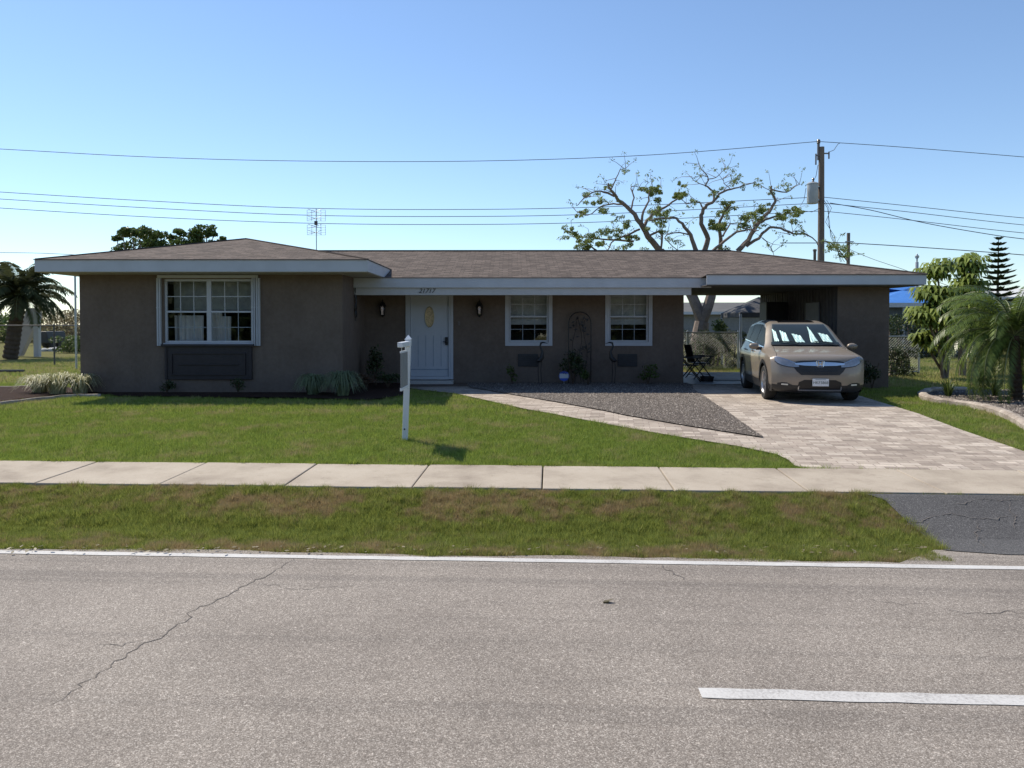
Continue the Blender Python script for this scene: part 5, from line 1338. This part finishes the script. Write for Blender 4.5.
# pygmy date palm ------------------------------------------------------------
def palm(name, b, crown, nf, flen, label, mat, trunk_r, nl=44, lw=.012, ll=.24, seedup=.9, droopk=1.0, trunkmat=None):
    t = empty(name, b, label, 'palm'); b = Vector(b); crown = Vector(crown)
    m = MB(); n_ = 14; pts = []; rs = []
    for i in range(n_*2+1):
        f_ = i/(n_*2); pts.append(b.lerp(crown, f_)); rs.append(trunk_r*(1.1-.15*f_)*(1.10 if i % 2 else .92))
    m.tube(pts, rs, 10)
    m.build('trunk', trunkmat or M['palmbark'], t, smooth=False)
    rm = MB(); V = []; A = []
    for k in range(nf):
        az = k*2.399+random.uniform(-.2, .2)
        if name == 'date_palm' and math.sin(az) < -.8 and k > nf*.3: continue
        up = seedup*(1-k/nf)+random.uniform(-.1, .12)-(.34 if name == 'date_palm' else .12)
        d = Vector((math.cos(az), math.sin(az), 0)); L_ = flen*random.uniform(.85, 1.1); pr_ = []
        el = up*1.35; p_ = crown.copy(); seg = 12
        for j in range(seg+1):
            pr_.append(p_.copy()); p_ = p_+(d*math.cos(el)+Vector((0, 0, math.sin(el))))*L_/seg; el -= (.13+.03*j*.5)*droopk
        rm.tube(pr_, [.014*(1-.8*j/seg)+.002 for j in range(seg+1)], 4)
        s_ = Vector((-d.y, d.x, 0)); rn = random.random()
        for j in range(nl):
            f_ = .12+.88*j/nl; q_ = f_*seg; i0 = min(int(q_), seg-1); c_ = pr_[i0].lerp(pr_[i0+1], q_-i0); tg = (pr_[i0+1]-pr_[i0]).normalized(); upv = s_.cross(tg)
            l_ = ll*math.sin(math.pi*(f_*.80+.12))**.6*random.uniform(.85, 1.1)
            for sg in (-1, 1):
                dv = (s_*sg*.85+tg*.55+upv*.25*random.uniform(.2, 1)-Vector((0, 0, .25))).normalized(); e1 = c_+dv*l_*.55; e2_ = c_+dv*l_+Vector((0, 0, -l_*.18)); w_ = tg*lw
                V += [c_, e1-w_, e2_, e1+w_]; A.append(rn*.4+random.random()*.6)
    rm.build('frond_stem', plain('frond_stem_green', (.14, .16, .06), .5), t)
    rawobj('frond', np.array([tuple(v) for v in V]), np.arange(len(V)).reshape(-1, 4), mat, t, attrs={'rnd': A})
    return t
pb = G(1017, 402); pc = at(1014, 336, pb.y)
palm('date_palm', pb, pc, 84, 1.72, 'pygmy date palm with arching glossy fronds in the kerbed bed at the right edge', M['frond'], .10, nl=40, lw=.017, ll=.26, seedup=1.42, droopk=.8)
# small plants in that bed
for (px, py, lab) in ((948, 398, 'small spiky plant near the rounded end of the kerbed bed'), (995, 398, 'small spiky plant close to the date palm trunk')):
    c = G(px, py); o = tuft('spiky_plant', c, 60, .38, .28, .03, M['leaf'], arch=.2, r0=.05); tag(o, lab, 'plant', 'spiky plants in the kerbed bed')
# big palm left
pyl = 33.0; pb = at(10, 357, pyl); pb.z = 0
palm('cabbage_palm', pb, at(20, 296, pyl), 40, 2.3, 'thick-trunked shaggy palm at the left edge beyond the chain link fence', leafmat('dusky_palm_leaflets', (.03, .04, .018), (.10, .11, .05), .2, .8, .1), .27, 26, .05, .5, 1.25, .7)
# norfolk pine
ny = 52; b = at(997, 340, ny); b.z = 0; topz = at(997, 237, ny).z
t = empty('norfolk_pine', b, 'dark Norfolk pine with tiered branches standing far behind the side yard', 'tree')
m = MB(); m.tube([b, (b.x, b.y, topz)], [.14, .02], 8); m.build('trunk', M['bark'], t)
V = []; A = []; m = MB(); tiers = 15; z0_ = 1.8
for i in range(tiers):
    f_ = i/(tiers-1); z = z0_+(topz-.15-z0_)*f_; rr_ = 1.45*(1-f_)**.75+.18; nb = 7; rn = random.random()
    for k in range(nb):
        a = k*6.28/nb+i*.5+random.uniform(-.1, .1); d = Vector((math.cos(a), math.sin(a), 0)); s_ = Vector((-d.y, d.x, 0)); c0 = Vector((b.x, b.y, z)); r1_ = rr_*random.uniform(.85, 1.08)
        tip_ = c0+d*r1_+Vector((0, 0, r1_*.16)); m.tube([c0, c0+d*r1_*.5-Vector((0, 0, r1_*.02)), tip_], [.02, .015, .006], 4)
        for j in range(22):
            g_ = .15+.85*j/22; c_ = c0+d*r1_*g_+Vector((0, 0, r1_*.16*g_*g_))
            for sg in (-1, 1):
                e = c_+s_*sg*.24*(1-.4*g_)+d*.14+Vector((0, 0, .12)); V += [c_-d*.05-Vector((0, 0, .05)), c_+s_*sg*.1-d*.06, e, c_+d*.06+Vector((0, 0, .06))]; A.append(random.random())
m.build('branch', M['bark'], t)
rawobj('foliage', np.array([tuple(v) for v in V]), np.arange(len(V)).reshape(-1, 4), M['leafdark'], t, attrs={'rnd': A})

# ------------------------------------------------------------------ utility pole, wires, antenna
UY = 34.0
pt = at(821.5, 147, UY); pbse = Vector((at(821.5, 250, UY).x, UY, 0))
t = empty('utility_pole', pbse, 'tall wooden utility pole carrying a grey transformer behind the carport roof', 'utility pole')
m = MB(); m.tube([pbse, (pt.x, UY, pt.z)], [.17, .12], 12); m.build('pole', M['wood'], t, smooth=True)
m = MB(); c = at(818.5, 145, UY); m.tube([(c.x, UY, at(0, 160, UY).z), (c.x, UY, at(0, 144, UY).z)], .06, 8); m.lathe((c.x, UY, at(0, 144, UY).z), [(.05, 0), (.085, .05), (.06, .1), (.085, .14), (.05, .2), (0, .22)], 10); m.build('top_insulator', M['ceramic'], t, smooth=True)
m = MB(); c = at(812.5, 193, UY-.1); tz0 = at(0, 204, UY).z; tz1 = at(0, 184, UY).z
m.lathe((c.x, c.y, 0), [(0, tz0), (.22, tz0), (.235, tz0+.04), (.235, tz1-.05), (.25, tz1-.04), (.25, tz1), (.18, tz1+.05), (0, tz1+.07)], 20); tr = m.build('transformer', M['transformer'], t, smooth=True)
m = MB(); m.lathe((c.x+.02, c.y, tz1), [(.04, .04), (.06, .1), (.035, .14), (.055, .2), (.03, .25), (0, .27)], 8); m.build('bushing', M['ceramic'], tr, smooth=True)
m = MB()
for zz in (tz0+.15, tz1-.15): m.box(c.x+.2, pt.x, UY-.06, UY+.02, zz, zz+.06)
m.build('bracket', M['galv'], t)
for (px, py0, py1) in ((815.5, 154, 165), (828.5, 152, 159)):
    a = at(px, py0, UY); bb = at(px, py1, UY); m = MB(); m.tube([(a.x, UY-.05, a.z), (a.x, UY-.05, bb.z)], .035, 8); m.box(min(a.x, pt.x), max(a.x, pt.x), UY-.08, UY-.02, a.z-.1, a.z-.05); m.build('cutout_fuse', M['ceramic'], t)
def wirepts(pix, Y): return [at(a, b_, Y) for a, b_ in pix]
def dropw(p_, r_): q_ = MB(); q_.tube(p_, r_, 4); q_.build('drop_wire', M['wire'], t)
dropw(wirepts([(818, 165), (816, 176), (813, 182)], UY-.1), .012); dropw(wirepts([(829, 152), (834, 150), (838, 144), (840, 143)], UY), .012)
dropw(wirepts([(806, 188), (804, 200), (798, 210), (812, 212), (820, 208)], UY-.1), .012)
for dx in (0, 2.5, -1.5): dropw(wirepts([(824+dx, 200), (829+dx, 208), (828-dx, 222), (832+dx, 236), (838, 252), (842+dx, 262)], UY-.2), .011)
def wire(pix, Ys, label, r=.014, sag=True):
    """pix control points, Ys their depths"""
    pts = [at(a, b_, y_) for (a, b_), y_ in zip(pix, Ys)]; P_ = []
    for i in range(len(pts)-1):
        p0 = pts[max(0, i-1)]; p1 = pts[i]; p2 = pts[i+1]; p3 = pts[min(len(pts)-1, i+2)]
        for k in range(8):
            t_ = k/8; P_.append(.5*((2*p1)+(p2-p0)*t_+(2*p0-5*p1+4*p2-p3)*t_*t_+(3*p1-p0-3*p2+p3)*t_**3))
    P_.append(pts[-1]); m = MB(); m.tube(P_, r, 5)
    o = m.build('power_line', M['wire'], None, smooth=True); tag(o, label, 'power line', 'overhead lines on the utility pole'); return o
L3 = [UY]*3
wire([(-120, 143), (0, 149), (150, 157), (300, 161), (480, 161), (650, 155), (818, 141.5)], [UY]*7, 'topmost overhead wire crossing the sky left of the pole top')
wire([(818, 141.5), (900, 147), (1024, 157), (1150, 168)], [UY]*4, 'topmost overhead wire running right from the pole top')
for (yl, ym, yp, yr, n1, n2) in ((192, 208, 197, 214, 'upper', 'upper'), (199, 215, 203, 221, 'middle', 'middle'), (208, 223, 211, 229, 'lowest', 'lowest')):
    wire([(-120, yl-8), (0, yl), (150, yl+9), (300, ym), (450, ym+1.5), (600, ym-1), (820, yp)], [UY]*7, f'{n1} of the three close parallel wires left of the pole')
    wire([(822, yp), (900, yp+8), (1024, yr+4), (1150, yr+14)], [UY]*4, f'{n2} of the three close parallel wires right of the pole')
wire([(-60, 251.5), (0, 252.5), (60, 254), (200, 262)], [UY+6]*4, 'low cable passing behind the left end of the wing roof')
wire([(780, 243), (822, 243), (848, 243), (930, 248), (1024, 255), (1150, 266)], [UY+2]*6, 'thick low cable running right from the short pole to the pine', .02)
wire([(830, 203), (870, 210), (920, 222), (975, 232), (1024, 239), (1100, 246)], [UY-.3]*6, 'twisted service cable sagging right from the pole below the parallel wires', .017)
wire([(842, 246), (870, 258), (905, 270), (960, 290)], [UY, 33, 32, 31], 'thin service drop descending behind the carport roof', .010)
t = empty('short_pole', (at(848.5, 250, UY+2).x, UY+2, 0), 'short weathered wooden pole just right of the utility pole', 'utility pole')
m = MB(); a = at(848.5, 233, UY+2); m.tube([(a.x, UY+2, 0), (a.x, UY+2, a.z)], [.10, .08], 8); m.build('pole', M['wood'], t); m = MB(); m.tube([(a.x-.2, UY+1.9, at(0, 242, UY+2).z), (a.x+.2, UY+1.9, at(0, 242, UY+2).z)], .03, 6); m.build('crossbar', M['galv'], t)
t = empty('vent_post', (at(815, 250, UY).x, UY-3, 0), 'short dark stub post left of the utility pole above the roof', 'post')
m = MB(); a = at(814.8, 250, UY-3); m.tube([(a.x, UY-3, 0), (a.x, UY-3, a.z)], .06, 8); m.lathe((a.x, UY-3, a.z), [(.08, -.05), (.08, .02), (0, .05)], 8); m.build('post', M['darkpost'], t)
t = empty('lamp_pole', (at(917, 300, 40).x, 40, 0), 'slim concrete light pole rising above the blue tarpaulin roof', 'light pole')
m = MB(); a = at(917, 262, 40); m.tube([(a.x, 40, 0), (a.x, 40, a.z)], [.12, .08], 8); m.build('pole', M['concrete'], t)
m = MB(); m.lathe((a.x, 40, a.z), [(.04, 0), (.05, .18), (.10, .22), (.11, .32), (.05, .36), (.03, .42), (0, .45)], 8); m.build('lamp_head', M['galv'], t)
# thin mast left of the wing
t = empty('thin_mast', (at(75, 350, 26).x, 26, 0), 'thin grey metal mast standing close to the left wall of the wing', 'post')
m = MB(); a = at(75, 272, 26); m.tube([(a.x, 26, 0), (a.x, 26, a.z+.2)], .035, 8); m.build('post', M['galv'], t)
# antenna on the roof
c = at(316.5, 252, 22.6); zb = at(0, 252, 22.6).z-.25; zt = at(0, 209, 22.6).z
t = empty('tv_antenna', (c.x, 22.6, zb), 'four-bay wire television antenna on a thin mast on the roof', 'antenna')
m = MB(); m.tube([(c.x, 22.6, zb), (c.x, 22.6, zt)], .015, 6); m.build('mast', M['galv'], t)
m = MB(); hwid = at(325.5, 230, 22.6).x-c.x
for (ya, yb) in ((210, 221), (225, 235)):
    za, zb_ = at(0, yb, 22.6).z, at(0, ya, 22.6).z
    for k in range(5):
        z = za+(zb_-za)*k/4; m.tube([(c.x-hwid, 22.6, z), (c.x+hwid, 22.6, z)], .0045, 4)
    for s_ in (-1, -.5, .5, 1): m.tube([(c.x+s_*hwid, 22.6, za), (c.x+s_*hwid, 22.6, zb_)], .006, 4)
m.build('reflector_grid', M['galv'], t)
m = MB()
for yy in (212, 219, 227, 233):
    z = at(0, yy, 22.6).z
    for s_ in (-1, 1):
        m.tube([(c.x, 22.5, z), (c.x+s_*.2, 22.42, z+.06)], .006, 4); m.tube([(c.x, 22.5, z), (c.x+s_*.2, 22.42, z-.06)], .006, 4)
m.build('whisker', M['galv'], t)
m = MB(); z = at(0, 223, 22.6).z; m.box(c.x-.04, c.x+.04, 22.52, 22.6, z-.06, z+.05); m.build('balun_box', M['darkpost'], t)

# ------------------------------------------------------------------ neighbouring houses
def simple_house(name, x0, x1, Y, dep, ze, zr, hip, wallm, roofm, label, openings=()):
    t = empty(name, ((x0+x1)/2, Y+dep/2, 0), label, 'house')
    m = MB(); m.box(x0+.6, x1-.6, Y+.6, Y+dep-.6, 0, ze-.05); m.build('wall', wallm, t)
    m = MB(); ym = Y+dep/2
    m.add([(x0, Y, ze), (x1, Y, ze), (x1, Y+dep, ze), (x0, Y+dep, ze), (x0+hip, ym, zr), (x1-hip, ym, zr)], [[0, 1, 5, 4], [1, 2, 5], [2, 3, 4, 5], [3, 0, 4], [0, 3, 2, 1]]); m.build('roof', roofm, t)
    m = MB(); m.box(x0-.02, x1+.02, Y-.03, Y-.005, ze-.2, ze+.01); m.box(x0-.03, x0-.005, Y, Y+dep, ze-.2, ze+.01); m.build('fascia', M['white'], t)
    for (a, b_, c_, d_) in openings:
        m = MB(); m.box(a, b_, Y+.55, Y+.598, c_, d_); w_ = m.build('window', M['white'], t); m = MB(); m.box(a+.08, b_-.08, Y+.53, Y+.549, c_+.08, d_-.08); m.build('pane', M['dark'], w_)
    return t
ny2 = 36.0; xl = at(872, 300, ny2).x; xr = at(1000, 300, ny2).x
ze_ = at(900, 303, ny2).z
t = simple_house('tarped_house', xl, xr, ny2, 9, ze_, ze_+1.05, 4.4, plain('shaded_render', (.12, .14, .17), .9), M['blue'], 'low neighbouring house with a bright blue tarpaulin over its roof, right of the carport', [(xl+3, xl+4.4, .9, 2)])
for k in (.23,):
    xx = at(906, 300, ny2-.1).x; m = MB(); m.tube([(xx, ny2+.1, 0), (xx, ny2+.1, ze_-.2)], .05, 8); m.build('porch_post', M['white'], t)
xl = at(984, 290, 60).x; t = simple_house('white_roofed_house', xl, xl+14, 60, 8, at(0, 297, 60).z, at(0, 286, 60).z, 2.0, M['palewall'], plain('white_roof', (.62, .62, .60), .7), 'distant house with a pale roof between the pine and the date palm')
xl = at(640, 290, 58).x; xr = at(800, 290, 58).x
simple_house('grey_roofed_house', xl, xr, 56, 10, 2.35, at(0, 302.5, 61).z, 1.5, plain('grey_house_render', (.22, .22, .22), .9), M['roofgrey'], 'low grey-roofed house seen through the open carport behind the trees', [(xl+9, xl+10.5, 1, 2.1)])
# slanted pier and white post left
sy = 35.5
t = empty('slanted_pier', at(22, 356, sy).to_tuple(), 'grey-beige slanted pier wall of a neighbouring carport beside the shaggy palm', 'wall'); t.location.z = 0
m = MB(); m.prism([Vector((at(px, py, sy).x, sy, max(0, at(px, py, sy).z))) for px, py in ((27, 308), (38, 308), (38, 318), (20, 356), (9, 356))], (0, .3, 0)); m.build('panel', M['slant'], t)
t = empty('white_post', (at(35.5, 356, sy-.6).x, sy-.6, 0), 'white square post in front of the slanted pier at the left edge', 'post')
a = at(33, 312, sy-.6); b_ = at(38, 312, sy-.6); m = MB(); m.box(a.x, b_.x, sy-.6, sy-.4, 0, a.z); m.build('post', M['white'], t)
# distant dark vehicle on the left and rocks
vy = 46; c = at(45, 352, vy); t = empty('dark_van', (c.x, vy, 0), 'dark van parked far off beyond the white post at the left', 'van')
w_ = at(48, 340, vy).x-at(38, 340, vy).x; x0 = at(38, 340, vy).x; zt_ = at(0, 331.5, vy).z
m = MB(); m.prism([(x0, vy, .3), (x0+w_, vy, .3), (x0+w_, vy, zt_*.6), (x0+w_*.85, vy, zt_), (x0+w_*.12, vy, zt_), (x0, vy, zt_*.62)], (0, 1.9, 0)); m.build('body', M['towncar'], t, bevel=.05)
m = MB(); m.box(x0+w_*.12, x0+w_*.88, vy-.02, vy-.004, zt_*.64, zt_*.92); m.build('windscreen', M['dark'], t)
for (xx, yy) in ((x0+.14, vy+.6), (x0+w_-.14, vy+.6), (x0+.14, vy+1.4), (x0+w_-.14, vy+1.4)):
    m = MB(); m.lathe((xx, yy, .32), [(0, -.1), (.32, -.1), (.32, .1), (0, .1)], 16, 'x'); m.build('wheel', M['rubber'], t)
c = at(56, 352, 42); m = MB()
for k in range(5):
    cx_ = c.x+(-.6+.28*k); r0_ = random.uniform(.14, .24); m.lathe((cx_, 42+random.uniform(-.1, .1), 0), [(r0_, -.05), (r0_*1.05, r0_*.5), (r0_*.5, r0_*.9), (0, r0_)], 7)
tag(m.build('white_rock_pile', M['palewall'], smooth=True), 'small pile of whitish rocks on the grass beyond the fence', 'rocks')
# step stone, bench-like beam in the side yard
m = MB(); a = at(-20, 369, 24); b_ = at(24, 369, 24); m.tube([(a.x, 24, .05), (b_.x, 24, .05)], .05, 6); tag(m.build('timber_beam', M['darkpost']), 'dark timber lying in the grass of the left side yard', 'timber')
# trees across the street, behind the viewer (seen only as reflections)
t_pts = []
for i in range(16):
    x = -30+i*4+random.uniform(-1, 1)
    for j in range(5): t_pts.append(((x+random.uniform(-1.5, 1.5), -22+random.uniform(-2, 2), .5+1.2*j+random.uniform(0, .8)), (2.4, 1.6, 1.5), 460))
o = leafcloud('street_tree_line', t_pts, M['leafdark'], .9, None, thin=.6); tag(o, 'row of trees across the street mirrored in the windows', 'tree line', kind='stuff')

# ------------------------------------------------------------------ light
sv = Vector((-.60, .56, 1)).normalized()    # towards the sun
el = math.asin(sv.z); az = math.atan2(sv.x, sv.y)
w = bpy.data.worlds.new('World'); scene.world = w; w.use_nodes = True; n = w.node_tree
sky = n.nodes.new('ShaderNodeTexSky'); sky.sky_type = 'NISHITA'; sky.sun_disc = False; sky.sun_elevation = el; sky.sun_rotation = az
sky.air_density = 1.0; sky.dust_density = .05; sky.ozone_density = 3.0; sky.altitude = 0
hs = n.nodes.new('ShaderNodeHueSaturation'); hs.inputs['Saturation'].default_value = .97
mt = n.nodes.new('ShaderNodeMix'); mt.data_type = 'RGBA'; mt.blend_type = 'MULTIPLY'; mt.inputs[0].default_value = 1; mt.inputs[7].default_value = (.93, .99, 1.05, 1)
n.links.new(sky.outputs[0], mt.inputs[6]); n.links.new(mt.outputs[2], hs.inputs['Color']); n.links.new(hs.outputs[0], n.nodes['Background'].inputs[0]); n.nodes['Background'].inputs[1].default_value = .124
sd = bpy.data.lights.new('sun', 'SUN'); sd.energy = 4.6; sd.angle = R(.5); sd.color = (1, .92, .78)
so = bpy.data.objects.new('sun', sd); COL.objects.link(so); so.rotation_euler = (-sv).to_track_quat('-Z', 'Y').to_euler()
vs = scene.view_settings; vs.view_transform = 'Standard'; vs.look = 'None'; vs.exposure = .3; vs.gamma = 1; vs.use_curve_mapping = False
scene.render.engine = 'CYCLES'; scene.cycles.max_bounces = 6; scene.cycles.transparent_max_bounces = 8; scene.cycles.use_denoising = True
